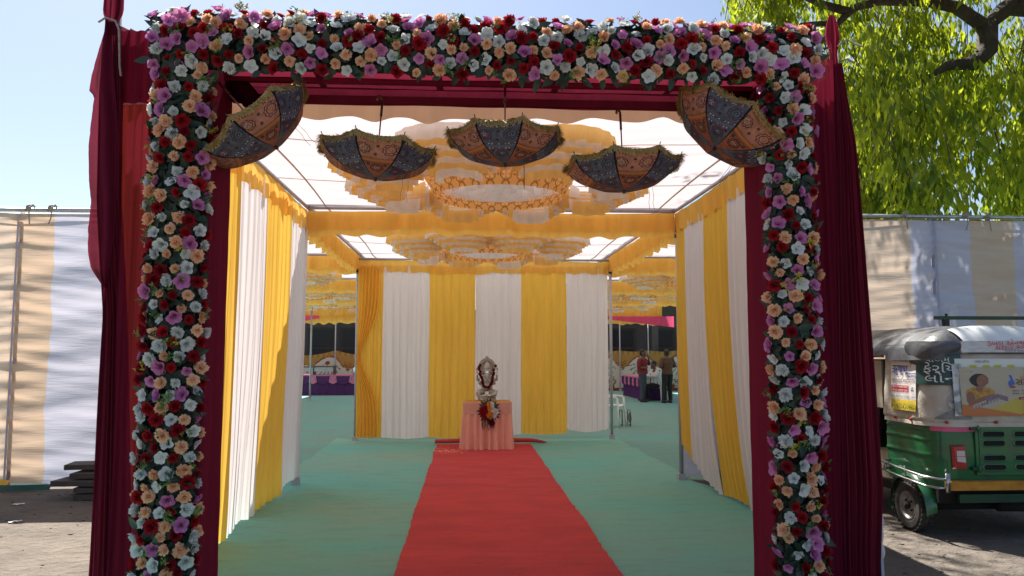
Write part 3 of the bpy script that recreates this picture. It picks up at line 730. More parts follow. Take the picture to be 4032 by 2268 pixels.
# ================================================================ UMBRELLAS
UR, UD = .345, .172
def gorecol(x, y, kind, u, var):
    n = nz(x * 40 + var, y * 40); n2 = nz(x * 9 + var * 3, y * 9)
    if kind == 0: base = np.array((.105, .115, .15)) * (1 + .5 * n + .4 * n2); ink = np.array((.10, .012, .035)); alt = np.array((.012, .03, .03)); stripe = np.array((.13, .16, .24))
    else: base = np.array((.46, .20, .13)) * (1 + .35 * n + .35 * n2); ink = np.array((.025, .008, .03)); alt = np.array((.05, .065, .02)); stripe = np.array((.56, .19, .06))
    if kind == 1 and y < .22: base = base * np.array((.8, .62, .55))
    c = base
    L = .42
    for b in (.395, .205):                # woven bands with dots above and below
        if abs(y - b) < .011: c = stripe
        for dy in (-.020, .020):
            k = (x / .019) % 1 - .5
            d = math.hypot(k * .019, y - b - dy)
            if d < .0072: c = alt if kind else ink
            if d < .0042: c = np.array((.75, .7, .6)) if (kind == 0 and (int(x / .019 + 99) * 7 % 5) < 3) else (base * 1.2)
    cents = [(-.085, .300, .040), (.070, .305, .046), (-.0, .135, .034), (.16, .285, .03), (-.165, .285, .03)]
    for q, (cx, cy, r) in enumerate(cents):
        dx, dy = x - cx, y - cy; d = math.hypot(dx, dy); a = math.atan2(dy, dx)
        if abs(d - r * (1 + .07 * cos(9 * a))) < .0032: c = ink
        elif abs(d - r * .66) < .0030: c = alt if (q + var) % 2 else ink
        elif d < r * .64 and d > .016: c = base * (1.15 if sin(a * 22) > 0 else .9)
        if d < .0155 * (.72 + .28 * cos(6 * a)):
            c = [np.array((.30, .01, .04)), np.array((.02, .025, .10)), np.array((.03, .13, .13)), np.array((.35, .14, .02))][(q + var + kind) % 4]
            if d > .009 and cos(6 * a) > .6 and (q + var) % 3 == 0: c = np.array((.65, .62, .5))
        if d < .0035: c = np.array((.7, .68, .6))
    for q, (cx, cy) in enumerate([(-.005, .335), (-.015, .262), (.12, .255), (-.13, .255), (.045, .165), (-.05, .165)]):
        d = math.hypot(x - cx, y - cy)
        if abs(d - .0075) < .003: c = ink
        elif d < .005: c = alt * 2
    if abs(u) > .955: c = np.array((.012, .01, .015))
    return np.clip(np.array(c) * (np.array((.92, .92, .95)) if kind else .88), .003, .9)
def gore_pt(ang, u, v):
    """u -1..1 between two ribs, v 0 apex..1 rim"""
    vv = v * (1 - .085 * (1 - u * u) * v)
    a = ang + u * PI / 8
    r = UR * sin(vv * PI / 2 * .96) / sin(PI / 2 * .96); z = UD * (1 - cos(vv * PI / 2 * .96)) / (1 - cos(PI / 2 * .96))
    flat = cos(PI / 8) / cos(u * PI / 8); k = 1 - (1 - flat) * .9 * min(1, v * 2)
    return Vector((r * k * cos(a), r * k * sin(a), z * (1 + .0)))
GM = []
for var in range(4):
    kind = var % 2; nu, nv = 64, 66; v = []; cc = []
    for i in range(nu):
        u = -1 + 2 * i / (nu - 1)
        for j in range(nv):
            w = j / (nv - 1); p = gore_pt(0, u, w); v.append(p)
            cc.append(gorecol(u * PI / 8 * p.xy.length + .0001, w * .42, kind, u, var))
    GM.append(mkmesh('fabric_gore', v, gridf(nu, nv), M['umb'], True, cc))
def umbrella(seed=1):
    rd = random.Random(seed)
    t = empty('embroidered_umbrella')
    for k in range(8):
        o = link('fabric_gore', GM[k % 4], t); o.rotation_euler.z = k * PI / 4
    m = MB()
    for k in range(8):
        for q in range(230):
            u = rd.uniform(-1, 1); p = gore_pt(k * PI / 4, u, 1.0); a = math.atan2(p.y, p.x); out = Vector((cos(a), sin(a), 0)); tan = Vector((-sin(a), cos(a), 0))
            d = (out * rd.uniform(.4, 1.0) + Vector((0, 0, rd.uniform(-1.1, .35))) + tan * rd.uniform(-.45, .45)).normalized(); L = rd.uniform(.024, .044); w = tan * .003
            p1 = p + d * L * .5; p2 = p + (d + Vector((0, 0, -.35))).normalized() * L
            m.add([p - w, p + w, p1 + w, p2 + w * .6, p2 - w * .6, p1 - w], [(0, 1, 2, 5), (5, 2, 3, 4)])
        pth = [gore_pt(k * PI / 4, uu, 1.0) + Vector((0, 0, -.004)) for uu in np.linspace(-1, 1, 9)]
        m.tube(pth, .011, 5)
    m.build('fringe', M['fringe'], t, smooth=False)
    for k in range(8):
        a = k * PI / 4 + PI / 8
        pts = [gore_pt(k * PI / 4, 1.0, w) * .985 + Vector((0, 0, .006)) for w in np.linspace(0, 1, 9)]; e = pts[-1]
        pts.append(e + Vector((cos(a) * .012, sin(a) * .012, .02)))
        MB().tube(pts, .0028, 5).build('rib', M['dark'], t, smooth=True)
    MB().tube([(0, 0, -.022), (0, 0, .012)], [.009, .012], 8).build('tip', M['dark'], t)
    MB().tube([(0, 0, 0), (0, 0, .38)], .0045, 8).build('shaft', M['steel'], t, smooth=True)
    hk = [(0, 0, .37), (0, 0, .465)] + [(-.022 + .022 * cos(a), 0, .465 + .022 * sin(a)) for a in np.linspace(0, PI * 1.1, 8)]
    MB().tube(hk, .0075, 8).build('hook_handle', M['brown'], t, smooth=True)
    for q in range(2):
        x0 = .12 + .05 * q; MB().tube([(x0, -.10, .03), (x0 + .01, -.10, -.03), (x0 - .005, -.10, -.07), (x0 + .012 * q, -.10, -.115)], .0013, 4).build('loose_thread', M['brown'], t)
    return t
u0 = umbrella()
UL = [(-1.155, 4.40, 2.80, 'tilted embroidered umbrella tied to the left corner of the gate'),
      (-.54, 4.42, 2.62, 'embroidered umbrella hanging second from left, its orange gore towards the front'),
      (.22, 4.42, 2.715, 'embroidered umbrella hanging highest, at the middle of the gate beam'),
      (.93, 4.42, 2.565, 'embroidered umbrella hanging lowest, with its whole brown hook handle in view'),
      (1.46, 4.40, 2.80, 'tilted embroidered umbrella tied to the right corner of the gate')]
axes = [Vector((-.66, -.10, .74)), Vector((.07, .03, 1)), Vector((.0, .02, 1)), Vector((-.03, .03, 1)), Vector((.58, .04, .78))]
cent = [Vector((-1.19, 4.36, 2.875)), None, None, None, Vector((1.54, 4.36, 2.91))]
for k, (x, y, z, lab) in enumerate(UL):
    o = u0 if k == 0 else copy_tree(u0)
    tag(o, lab, 'umbrella', 'embroidered umbrellas hung upside down under the gate beam')
    ax = axes[k].normalized()
    p = Vector((x, y, z)) if cent[k] is None else cent[k] - ax * .12
    orient(o, p, ax, 0, 1.0 if k in (1, 2, 3) else 1.03)
    # spin about own axis
    o.matrix_basis = o.matrix_basis @ Matrix.Rotation([.35, .15, .62, .05, .5][k] , 4, 'Z')

# ================================================================ TABLE, STATUE, BOUQUET
tb = empty('statue_table', (.34, 12.85, 0), 0, 'small table with pleated salmon skirt standing at the end of the red carpet', 'table')
TW, TD, TH = .395, .29, .78
def rect_path(hw, hd, n=40, r=.03):
    p = [(-hw, hd), (-hw, -hd), (hw, -hd), (hw, hd)]; out = []
    for i in range(4):
        a, b = p[i], p[(i + 1) % 4]
        for q in range(n): out.append((a[0] + (b[0] - a[0]) * q / n, a[1] + (b[1] - a[1]) * q / n))
    return out
lp = rect_path(TW, TD)
v = []
for i, p in enumerate(lp):
    for j in range(14):
        q = j / 13; z = .60 - .585 * q; d = Vector(p).normalized(); a = (.012 + .022 * q) * (sin(i * 1.15 + 2 * nz(i * .13)) + .5 * sin(i * .5)) + .028 * q
        v.append((p[0] + d.x * a * .9, p[1] + (d.y * a * 1.3), z + .01 * nz(i * .2) * q))
obj('pleated_skirt', v, gridf(len(lp), 14, True), M['salmon'], tb)
v = []
for i, p in enumerate(lp):
    for j in range(6):
        q = j / 5; d = Vector(p).normalized(); v.append((p[0] * 1.012 + d.x * .004 * nz(i * .3, q * 3), p[1] * 1.02 + d.y * .006 * nz(i * .3, q * 3), TH - .19 * q))
M['salmon2'] = cloth('salmon_smooth_cloth', (.80, .42, .33), .2, bs=.4)
obj('top_cloth_border', v, gridf(len(lp), 6, True), M['salmon2'], tb)
MB().box(-TW * 1.01, TW * 1.01, -TD * 1.02, TD * 1.02, TH - .012, TH).build('table_top', M['salmon2'], tb)
for sx in (-1, 1):
    for sy in (-1, 1): MB().tube([(sx * .36, sy * .25, 0), (sx * .36, sy * .25, TH - .02)], .015, 6).build('leg', M['steel'], tb)
mb = MB()
for i in range(1500):
    x = random.uniform(-.38, .38); y = random.uniform(-.28, .27); a = random.uniform(0, 6); r = .009
    mb.add([(x + r * cos(a), y + r * sin(a), TH + random.uniform(.002, .018)), (x + r * cos(a + 2), y + r * sin(a + 2), TH + .008), (x + r * cos(a + 4), y + r * sin(a + 4), TH + random.uniform(.004, .02))], [(0, 1, 2)])
o = mb.build('marigold_petals', M['mari']); o.location = (.34, 12.85, 0); tag(o, kind='stuff')
mb = MB()
for i in range(160):
    x = random.gauss(-.30, .12); y = random.gauss(12.35, .16); a = random.uniform(0, 6); r = .012
    mb.add([(x + r * cos(a), y + r * sin(a), .034), (x + r * cos(a + 2), y + r * sin(a + 2), .04), (x + r * cos(a + 4), y + r * sin(a + 4), .036)], [(0, 1, 2)])
tag(mb.build('fallen_petals', M['p_peach']), kind='stuff')
# statue: seated elephant headed deity with four arms
st = empty('deity_statue', (.34, 12.9, TH + .004), 0, 'silver statue of a four armed elephant headed deity on the salmon table', 'statue')
m = MB()
m.box(-.15, .15, -.09, .10, 0, .05); m.ell((0, 0, .06), (.16, .10, .03))
m.ell((0, 0, .30), (.105, .085, .115)); m.ell((0, -.03, .24), (.10, .085, .08)); m.ell((0, .0, .40), (.085, .065, .06))        # trunk of the body, belly
m.tube([(-.05, -.02, .16), (-.13, -.06, .15), (-.15, -.09, .12)], [.055, .055, .045], 10); m.tube([(-.15, -.09, .13), (-.10, -.10, .04)], [.04, .03], 8); m.ell((-.085, -.13, .035), (.03, .045, .02))
m.tube([(.05, -.02, .16), (.14, -.06, .14), (.12, -.09, .11)], [.055, .055, .045], 10); m.tube([(.14, -.09, .12), (.03, -.12, .10)], [.04, .028], 8); m.ell((.01, -.13, .10), (.04, .025, .02))
for s in (-1, 1):
    m.tube([(s * .07, 0, .41), (s * .14, .01, .34), (s * .165, -.02, .36), (s * .165, -.03, .43)], [.034, .028, .022, .016], 8); m.ell((s * .165, -.035, .45), (.018, .012, .026))
    m.tube([(s * .07, -.01, .38), (s * .125, -.03, .29), (s * .105, -.09, .33)], [.034, .028, .018], 8); m.ell((s * .105, -.10, .355), (.022, .012, .026))
    m.tube([(s * .165, -.03, .45), (s * .17, -.03, .52)], [.012, .010], 6); m.ell((s * .17, -.03, .54), (.018, .010, .024))
    m.ell((s * .085, .0, .49), (.045, .014, .055), rot=Matrix.Rotation(s * .3, 3, 'Y'))                       # ears
m.ell((0, -.02, .50), (.062, .06, .07)); m.ell((0, -.05, .47), (.04, .035, .045))
m.tube([(0, -.075, .47), (.0, -.10, .43), (.005, -.115, .38), (.02, -.12, .335), (.05, -.115, .315), (.065, -.11, .335)], [.036, .030, .023, .018, .014, .012], 10)
m.tube([(-.03, -.08, .445), (-.05, -.11, .43)], [.008, .003], 6); m.tube([(.03, -.08, .445), (.05, -.11, .43)], [.008, .003], 6)
fuse(m, 'figure', M['silver'], st, .006, 1, .6)
MB().lathe([(.058, .0), (.064, .012), (.058, .02), (.060, .03), (.052, .055), (.034, .085), (.016, .10), (.02, .11), (.0, .125)], (0, -.015, .54), 20).build('crown', M['silver'], st, smooth=True)
v = []
for i in range(33):
    a = PI * (1.12 - 1.24 * i / 32); pk = .035 * math.exp(-((a - PI / 2) / .16) ** 2)
    for j, (rr, yy) in enumerate(((.095, .045), (.105, .03), (.118, .03), (.13, .045), (.142, .028), (.150, .045), (.150, .06), (.095, .06))):
        v.append((rr * cos(a) * 1.0, yy, .555 + (rr + pk) * sin(a) * 1.12 + .004 * sin(i * 2.2)))
obj('halo_arch', v, gridf(33, 8), M['silver'], st)
v, f = grid(lambda u, w: (.12 * w * cos(PI * (1.15 - 1.3 * u)), .052, .555 + .12 * w * 1.12 * sin(PI * (1.15 - 1.3 * u))), 24, 4); obj('halo_plate', v, f, M['silver'], st)
for s in (-1, 1): MB().ell((s * .168, -.055, .44), (.022, .006, .014)).build('palm', M['silverb'], st, smooth=True)
MB().ell((0, -.098, .475), (.030, .018, .028)).build('trunk_brow', M['silverb'], st, smooth=True)
MB().ell((.105 * -1, -.118, .35), (.02, .006, .02)).build('palm', M['silverb'], st, smooth=True)
MB().ell((.03, -.152, .10), (.03, .008, .012)).build('foot_sole', M['silverb'], st, smooth=True)
MB().ell((-.085, -.17, .035), (.012, .012, .012)).build('foot_sole', M['silverb'], st, smooth=True)
gl = empty('rose_garland', (.34, 12.9, TH), 0, 'garland of dark red roses hung round the silver statue', 'garland')
gp = [(-.115, -.03, .60), (-.135, -.05, .57), (-.13, -.06, .535), (-.12, -.07, .50), (-.13, -.08, .455), (-.105, -.10, .43), (-.085, -.12, .40), (-.078, -.13, .365), (-.078, -.135, .33), (-.075, -.14, .295), (-.06, -.145, .265), (-.035, -.15, .245), (0, -.155, .235),
      (.025, -.155, .24), (.05, -.15, .265), (.065, -.145, .295), (.075, -.14, .33), (.082, -.13, .365), (.09, -.125, .395), (.098, -.12, .425), (.105, -.11, .45), (.115, -.10, .48), (.10, -.08, .53), (.145, -.06, .595)]
rd = random.Random(4)
for p in gp:
    o = link('rose', FM['rose', 'wine', rd.randrange(3)], gl); orient(o, p, (rd.uniform(-.5, .5), -1, rd.uniform(-.4, .4)), rd.uniform(0, 6), .62)
bq = empty('bouquet', (.36, 12.50, .62), 0, 'bouquet of red, orange and white flowers with ferns tied to the table front', 'bouquet')
for i in range(44):
    a = rd.uniform(0, 2 * PI); r = math.sqrt(rd.random()) * .125; x = r * cos(a); z = r * sin(a) * 1.0 + .03
    c, k = ('white', 'rose') if x > .02 + .05 * (z < 0) else (('orange', 'carnation') if x > -.02 else ('red', 'carnation'))
    if z < -.09: c, k = ('wine', 'rose')
    o = link(c + '_flower', FM[k, c, rd.randrange(3)], bq); orient(o, (x, -.03 - .05 * cos(r / .125 * 1.4), z), (x * 4, -1, z * 4), rd.uniform(0, 6), .85)
for i in range(5):
    o = link('wine_flower', FM['rose', 'wine', i % 3], bq); orient(o, (.02 + .025 * (i % 3), -.06, -.13 - .03 * (i // 2)), (0, -1, -.3), i, .8)
for i in range(22):
    a = 2 * PI * i / 22; o = link('leaf', LM[i % 3], bq); z_ = Vector((0, -1, 0)); d = Vector((cos(a), 0, sin(a)))
    mm = Matrix((d.cross(z_), d, z_)).transposed().to_4x4() @ Matrix.Scale(1.25, 4); mm.translation = Vector((cos(a) * .10, -.02, sin(a) * .11 + .03)); o.matrix_basis = mm
for q, (x, ln) in enumerate([(-.085, .17), (.0, .19), (.06, .16)]):
    m = MB(); m.tube([(x, -.05, -.08), (x - .01, -.06, -.08 - ln)], .002, 4)
    for k in range(11):
        zz = -.09 - ln * k / 11; 
        for s in (-1, 1): w = .042 * sin(PI * (k + 2) / 14); m.add([(x, -.055, zz), (x + s * w * .6, -.06, zz - .004), (x + s * w, -.06, zz - .028), (x + s * w * .4, -.058, zz - .014)], [(0, 1, 2, 3)])
    m.build('fern_frond', M['leaf'], bq)

# ================================================================ CLOTH FENCES
def fence(xa, xb, y, zt, stripes, label, seams, seed):
    t = empty('cloth_fence', ((xa + xb) / 2, y, 0), 0, label, 'fence'); off = Vector(t.location)
    for k, (a, b, c) in enumerate(stripes):
        def fn(u, v):
            x = a + (b - a) * u; z = .06 + (zt - .09) * v
            w = 0
            ds = min(abs(x - s) for s in seams)
            tension = math.exp(-ds / .45)
            w += (.05 + .03 * tension) * nz(x * .55 + seed, z * 4.2 - ds * .9, seed) + .034 * max(-.3, nz(x * .9 + 5, z * 9 + ds * 1.2, seed + 3)) * (.5 + tension) + .012 * nz(x * 2 + 5, z * 19 + ds * 2, seed + 5) * tension
            return (x - off.x, w, z + (.012 * nz(x * 2) if v == 1 else 0) + (.03 * nz(x, 3) * (v == 0)))
        v, f = grid(fn, 30, 150); obj('cloth_stripe', v, f, M[c], t)
    MB().tube([(xa - off.x, 0, zt + .02), (xb - off.x, 0, zt + .02)], .026, 10).build('top_rail', M['steel'], t, smooth=True)
    MB().tube([(xa - off.x, .06, zt - .03), (xb - off.x, .06, zt - .02)], .012, 6).build('batten', M['y_paint'], t, smooth=True)
    for s in seams:
        MB().box(s - off.x - .012, s - off.x + .012, -.035, -.030, .08, zt - .04).build('seam', M['f_white'], t)
        MB().tube([(s - off.x, .05, 0), (s - off.x, .05, zt)], .024, 8).build('upright', M['pole'], t, smooth=True)
    return t
def rope_tie(t, x, z, s):
    m = MB(); m.tube([(x - .05, -.03, z - .03), (x - .02, -.045, z + .03), (x + .03, -.02, z + .05), (x + .05, .02, z + .01)], .012, 6)
    m.tube([(x + .04, -.035, z + .045), (x, -.05, z - .01), (x - .045, -.03, z + .0)], .012, 6); m.tube([(x, -.045, z), (x + .01, -.05, z - .10), (x + .02 * s, -.05, z - .19)], .007, 5)
    m.ell((x, -.045, z), (.025, .02, .022)); m.build('rope_tie', M['rope'], t, smooth=True)
lf = fence(-9.5, -3.3, 9.42, 3.30, [(-9.5, -8.5, 'f_beige'), (-8.5, -7.3, 'f_white'), (-7.3, -6.3, 'f_orange'), (-6.3, -5.46, 'f_beige'), (-5.46, -4.99, 'f_orange'), (-4.99, -4.32, 'f_white'), (-4.32, -3.32, 'f_orange')],
    'cloth fence of beige, orange and white stripes left of the gate', [-5.40, -8.0, -3.45], 3)
rope_tie(lf, -5.28 - lf.location.x, 3.33, 1); rope_tie(lf, -5.02 - lf.location.x, 3.33, -1)
rf = fence(XR + .1, 11.5, 9.55, 3.36, [(2.72, 4.0, 'f_white'), (4.0, 5.80, 'f_beige'), (5.80, 6.62, 'f_white'), (6.62, 7.2, 'f_beige'), (7.2, 8.6, 'f_white'), (8.6, 10, 'f_beige'), (10, 11.5, 'f_white')],
    'cloth fence of beige and white stripes behind the rickshaw, under the tree', [6.12, 3.2, 9.0], 8)
rope_tie(rf, 5.72 - rf.location.x, 3.39, 1); rope_tie(rf, 6.55 - rf.location.x, 3.39, -1); rope_tie(rf, 6.85 - rf.location.x, 3.38, 1)
v, f = grid(lambda u, w: (-9 + 3.7 * u, 9.33 - .06 * w + .02 * sin(u * 60), .12 - .06 * w + .02 * nz(u * 20, w)), 80, 4)
obj('yellow_hem', v, f, M['yellow'], lf).location = -Vector(lf.location)
v, f = grid(lambda u, w: (-9 + 4.2 * u, 9.26 - .05 * w + .02 * sin(u * 40), .075 - .06 * w), 80, 4)
obj('green_hem', v, f, M['g_dark'], lf).location = -Vector(lf.location)
# stack of dark planks
for k, (x, y, z, l) in enumerate([(-3.92, 9.05, .30, 1.1), (-3.86, 8.90, .22, .96), (-3.95, 8.80, .15, 1.1), (-3.80, 8.82, .08, .90), (-3.80, 8.80, .01, .88)]):
    o = MB().box(-l / 2, l / 2, -.16, .16, 0, .055).build('plank', M['wood'], loc=(x, y, z)); o.rotation_euler.z = [.12, .02, -.08, .03, .01][k]
    tag(o, f'dark wooden plank beside the left fence, {["topmost", "second from the top", "third, jutting furthest out", "fourth", "lowest"][k]} of its pile', 'plank', 'dark planks piled by the left fence')

# ================================================================ TREES
def tree(name, label, limbs, clusters, nleaf, leafL, mats, seed, density=1):
    rd = random.Random(seed); t = empty(name, (limbs[0][0][0][0], limbs[0][0][0][1], 0), 0, label, 'tree'); B = Vector(t.location)
    tr = MB()
    for pts, rs in limbs: tr.tube([Vector(p) - B for p in pts], rs, 10)
    tr.build('trunk', M['bark'], t, smooth=True)
    tw = MB(); V = []; F = []; MI = []
    for (c, r, w) in clusters:
        c = Vector(c); cntl = int(nleaf * w)
        ntw = max(2, cntl // 26)
        for q in range(ntw):
            d = Vector((rd.gauss(0, 1), rd.gauss(0, 1), rd.gauss(0, 1))).normalized() * (rd.random() ** .45)
            p = c + Vector((d.x * r[0], d.y * r[1], d.z * r[2]))
            if noise.noise(p * .55) < -.24 or noise.noise(p * 1.4 + Vector((9, 9, 9))) < -.38: continue
            L = rd.uniform(.35, .8); dr_ = Vector((rd.uniform(-.6, .6), rd.uniform(-.6, .6), -.75)).normalized()
            e = p + dr_ * L
            if q % 3 == 0: tw.tube([p - dr_ * .3 + Vector((0, 0, .15)) - B, p - B, e - B], [.012, .007, .002], 3, False)
            mi = 0 if rd.random() < .72 else 1
            for s in range(26):
                o_ = p + dr_ * L * rd.random() + Vector((rd.gauss(0, .085), rd.gauss(0, .085), rd.gauss(0, .03)))
                ld = Vector((rd.gauss(0, .30), rd.gauss(0, .30), -1)).normalized(); ll = leafL * rd.uniform(.5, 1.25); wd = Vector((rd.uniform(-1, 1), rd.uniform(-1, 1), rd.uniform(-.2, .2))).normalized() * ll * .165
                k0 = len(V); o_ = o_ - B
                V += [o_, o_ + ld * ll * .4 + wd, o_ + ld * ll + Vector((0, 0, 0)), o_ + ld * ll * .4 - wd]; F.append((k0, k0 + 1, k0 + 2, k0 + 3)); MI.append(mi if rd.random() < .85 else 1 - mi)
    me = bpy.data.meshes.new('crown'); me.from_pydata([tuple(p) for p in V], [], F)
    for m_ in mats: me.materials.append(m_)
    me.polygons.foreach_set('material_index', MI); me.update()
    link('crown', me, t)
    tag(tw.build('twig', M['bark'], t), kind='stuff')
    return t
def leafmat(name, c, tr_, f=.5):
    m, t, out = newmat(name)
    col, _, _ = varied(t, c, 1.1, .25, color2=tuple(x * y for x, y in zip(c, (.62, .72, .7))))
    d = N(t, 'ShaderNodeBsdfPrincipled', Roughness=.5); d.inputs['Specular IOR Level'].default_value = .3
    tr = N(t, 'ShaderNodeBsdfTranslucent'); tr.inputs[0].default_value = c4(tr_); mx = N(t, 'ShaderNodeMixShader', Fac=f)
    t.links.new(col, d.inputs['Base Color']); t.links.new(d.outputs[0], mx.inputs[1]); t.links.new(tr.outputs[0], mx.inputs[2]); t.links.new(mx.outputs[0], out.inputs[0]); return m
lm1 = leafmat('tree_leaf', (.15, .20, .015), (.50, .57, .03), .56); lm2 = leafmat('tree_leaf_dark', (.05, .095, .015), (.30, .40, .02), .45)
limbs = [([(13.6, 14.8, 0), (13.5, 14.6, 2.5), (13.1, 14.2, 5), (12.6, 13.6, 7.2), (12.2, 13.2, 9), (12.0, 13.0, 11)], [.46, .40, .36, .32, .22, .1]),
         ([(12.7, 13.8, 6.9), (11.6, 13.2, 7.6), (10.3, 12.6, 7.75), (9.5, 12.4, 7.68), (9.05, 12.4, 7.30), (8.5, 12.35, 7.62), (8.0, 12.35, 7.70), (7.2, 12.4, 7.72), (6.7, 12.4, 7.58), (6.25, 12.4, 7.15), (5.9, 12.4, 6.7)], [.24, .21, .17, .16, .14, .11, .09, .08, .07, .05, .02]),
         ([(9.1, 12.4, 7.35), (9.0, 12.3, 6.85), (8.7, 12.2, 6.55), (8.2, 12.2, 6.5), (7.7, 12.1, 6.2)], [.17, .17, .13, .08, .03]),
         ([(8.2, 12.35, 7.65), (8.35, 12.3, 8.1), (8.2, 12.3, 8.8)], [.10, .08, .04]),
         ([(6.6, 12.4, 7.5), (6.0, 12.3, 7.6), (5.4, 12.2, 7.8), (4.9, 12.2, 8.2)], [.08, .06, .04, .015]),
         ([(6.4, 12.4, 7.3), (5.7, 12.3, 7.2), (5.3, 12.2, 6.8)], [.06, .04, .015]),
         ([(10.3, 12.6, 7.75), (8.6, 11.6, 9.2), (6.6, 10.6, 9.9), (4.6, 9.8, 10.1), (3.0, 9.2, 10.0)], [.15, .12, .09, .06, .02]),
         ([(9.6, 12.4, 7.7), (9.9, 12.3, 8.4), (9.7, 12.2, 9.2)], [.14, .10, .05]),
         ([(10.4, 12.6, 7.75), (10.5, 12.4, 6.6), (10.2, 12.2, 5.6), (9.8, 12.1, 5.0)], [.12, .08, .05, .02])]
rd = random.Random(3); cl_ = []
for i in range(430):
    x = rd.uniform(4.4, 15.5); z = rd.uniform(4.1, 10.6); y = rd.uniform(9.9, 16.5)
    # outline: left boundary opens above, lower right gap towards the sky
    if x < 4.9 + max(0, (7.6 - z)) * .34: continue
    px = x / y; pz = (z - 1.6) / y
    if pz < .275 + .05 * nz(x, y) and .62 < px < .74: continue
    if pz < .20 or px < .40 + .04 * nz(y, z): continue
    if z > 6.6 and z < 7.9 and y < 12.5: continue
    cl_.append(((x, y, z), (.85, .85, .7), 1 / 95))
for i in range(150):        # overhang above the parked rickshaw
    x = rd.uniform(1.9, 7.0); y = rd.uniform(7.4, 12.8); z = rd.uniform(8.6, 10.8)
    if (z - 1.6) / y > .60: cl_.append(((x, y, z), (.85, .85, .6), 1 / 110))
for x, z in [(4.9, 7.75), (5.1, 8.2), (5.6, 8.3), (6.2, 8.4), (5.3, 7.6), (6.9, 8.3), (7.6, 8.2), (6.0, 6.4), (6.3, 5.5), (6.8, 4.9), (6.0, 7.0), (7.2, 4.5), (6.5, 4.4), (7.7, 5.2), (8.0, 4.6), (10.1, 5.0), (9.7, 4.6)]: cl_.append(((x, 12.4, z), (.55, .6, .6), 1 / 120))
tree('drooping_leaf_tree', 'large tree with yellow green drooping leaves and dark limbs behind the right fence', limbs, cl_, 45000, .20, (lm1, lm2), 5)
limbs2 = [([(12.5, 22, 0), (12.4, 22, 4), (12.2, 22, 7)], [.3, .25, .1])]
tree('dark_leaf_tree', 'darker tree further back, low between the right drape and the near tree', limbs2, [((12.0, 22, 6.0), (1.5, 1.6, 1.7), .7), ((18.5, 23, 5.6), (1.6, 1.5, 1.6), .3)], 9000, .24, (lm2, lm2), 9)

# ================================================================ FAR END OF THE TENT
bl = empty('building', (0, 36, 0), 0, 'low brown building in deep shade beyond the painted cloth fence', 'building')
MB().box(-22, 24, 0, 4, 0, 5.2).build('wall', M['bwall'], bl)
MB().box(-23, 25, -3.0, 4.3, 5.2, 5.5).build('roof', M['bframe'], bl)  # overhanging slab added to keep the wall below in shade
for x in (-13, -6.75, -5.3, 7.4, 9.3, 3.5, -1.5):
    w = MB(); w.box(x - .62, x + .62, -.10, 0.02, .9, 2.75); fr = w.build('window', M['bframe'], bl)
    p = MB(); p.box(x - .5, x + .5, -.125, -.102, 1.0, 1.75); p.box(x - .5, x + .5, -.125, -.102, 1.85, 2.65); p.build('pane', M['bdark'], fr)
for x in (-10.5, -4.05, 5.6, 8.35): MB().box(x - .14, x + .14, -2.6, -2.3, 0, 5.2).build('column', M['bwall'], bl)
MB().tube([(-5.0, -1.5, 3.6), (-5.0, -1.5, 3.05)], .03, 6).build('ceiling_fan', M['bframe'], bl)
# painted far fence
def fprint(x, z, H=1.62):
    cr = np.array((.62, .53, .46)); oc = np.array((.42, .22, .07)); rd_ = np.array((.24, .07, .03)); gn = np.array((.06, .08, .045)); c = cr
    P = 1.62; fx = (x / P) % 1 - .5; X = fx * P
    arch = .98 + .42 * max(0, 1 - (abs(X) / .62) ** 2.2)
    if z > arch: c = oc if z > arch + .07 else rd_
    if z > 1.5: c = oc * (.8 + .3 * (int(x * 9) % 2))
    for s in (-1, 1):
        for (dx, dz, r) in ((.0, .0, .065), (.10, .06, .055), (-.10, .06, .055), (.05, -.11, .055), (-.05, -.11, .055), (0, -.20, .05), (.11, -.05, .05), (-.11, -.05, .05)):
            d = math.hypot(X - s * P / 2 - dx, z - 1.10 - dz)
            if d < r: c = rd_ if d > r * .6 else oc * 1.2
    d = math.hypot(X, z - 1.18); a = math.atan2(z - 1.18, X)
    if d < .6 and a < -.2 and a > -PI + .2 and abs(sin(a * 9 + d * 2)) < .20 + .1 * (d > .2) and d > .12: c = gn
    if d < .09: c = rd_
    for s in (-.35, .35):
        if math.hypot((X - s), (z - .22) * 1.1) < .12 and z < .26: c = rd_
        d = math.hypot(X - s, z - .42)
        if d < .19 and nz(x * 14, z * 14) > -.08: c = gn if nz(x * 30, z * 30) > 0 else oc
    d = math.hypot(X, z - .3)
    if d < .22 and z > .12 and nz(x * 12, z * 12) > 0: c = gn
    if z < .12: c = rd_
    return c
for nm_, xa, xb, lab in (('left', -9.5, -2.0, 'painted cloth fence with pots and arches at the far end of the left aisle'), ('right', 4.2, 11.5, 'painted cloth fence with pots and arches behind the standing people')):
    nu, nv = int((xb - xa) * 26), 44; v = []; cc = []
    for i in range(nu):
        x = xa + (xb - xa) * i / (nu - 1)
        ph = ((x + 5.35) / 2.4) % 1 if nm_ == 'left' else ((x - 6.35) / 1.2) % 1
        top = 1.68 - (.20 if nm_ == 'left' else .05) * sin(PI * ph) * 1
        for j in range(nv): z = top * j / (nv - 1); v.append((x, 31.5 + .02 * sin(x * 5) * (1 - j / nv), z)); cc.append(fprint(x, z * 1.62 / top))
    o = obj('painted_cloth_fence', v, gridf(nu, nv), M['fprint'], cols=cc); tag(o, lab, 'fence')
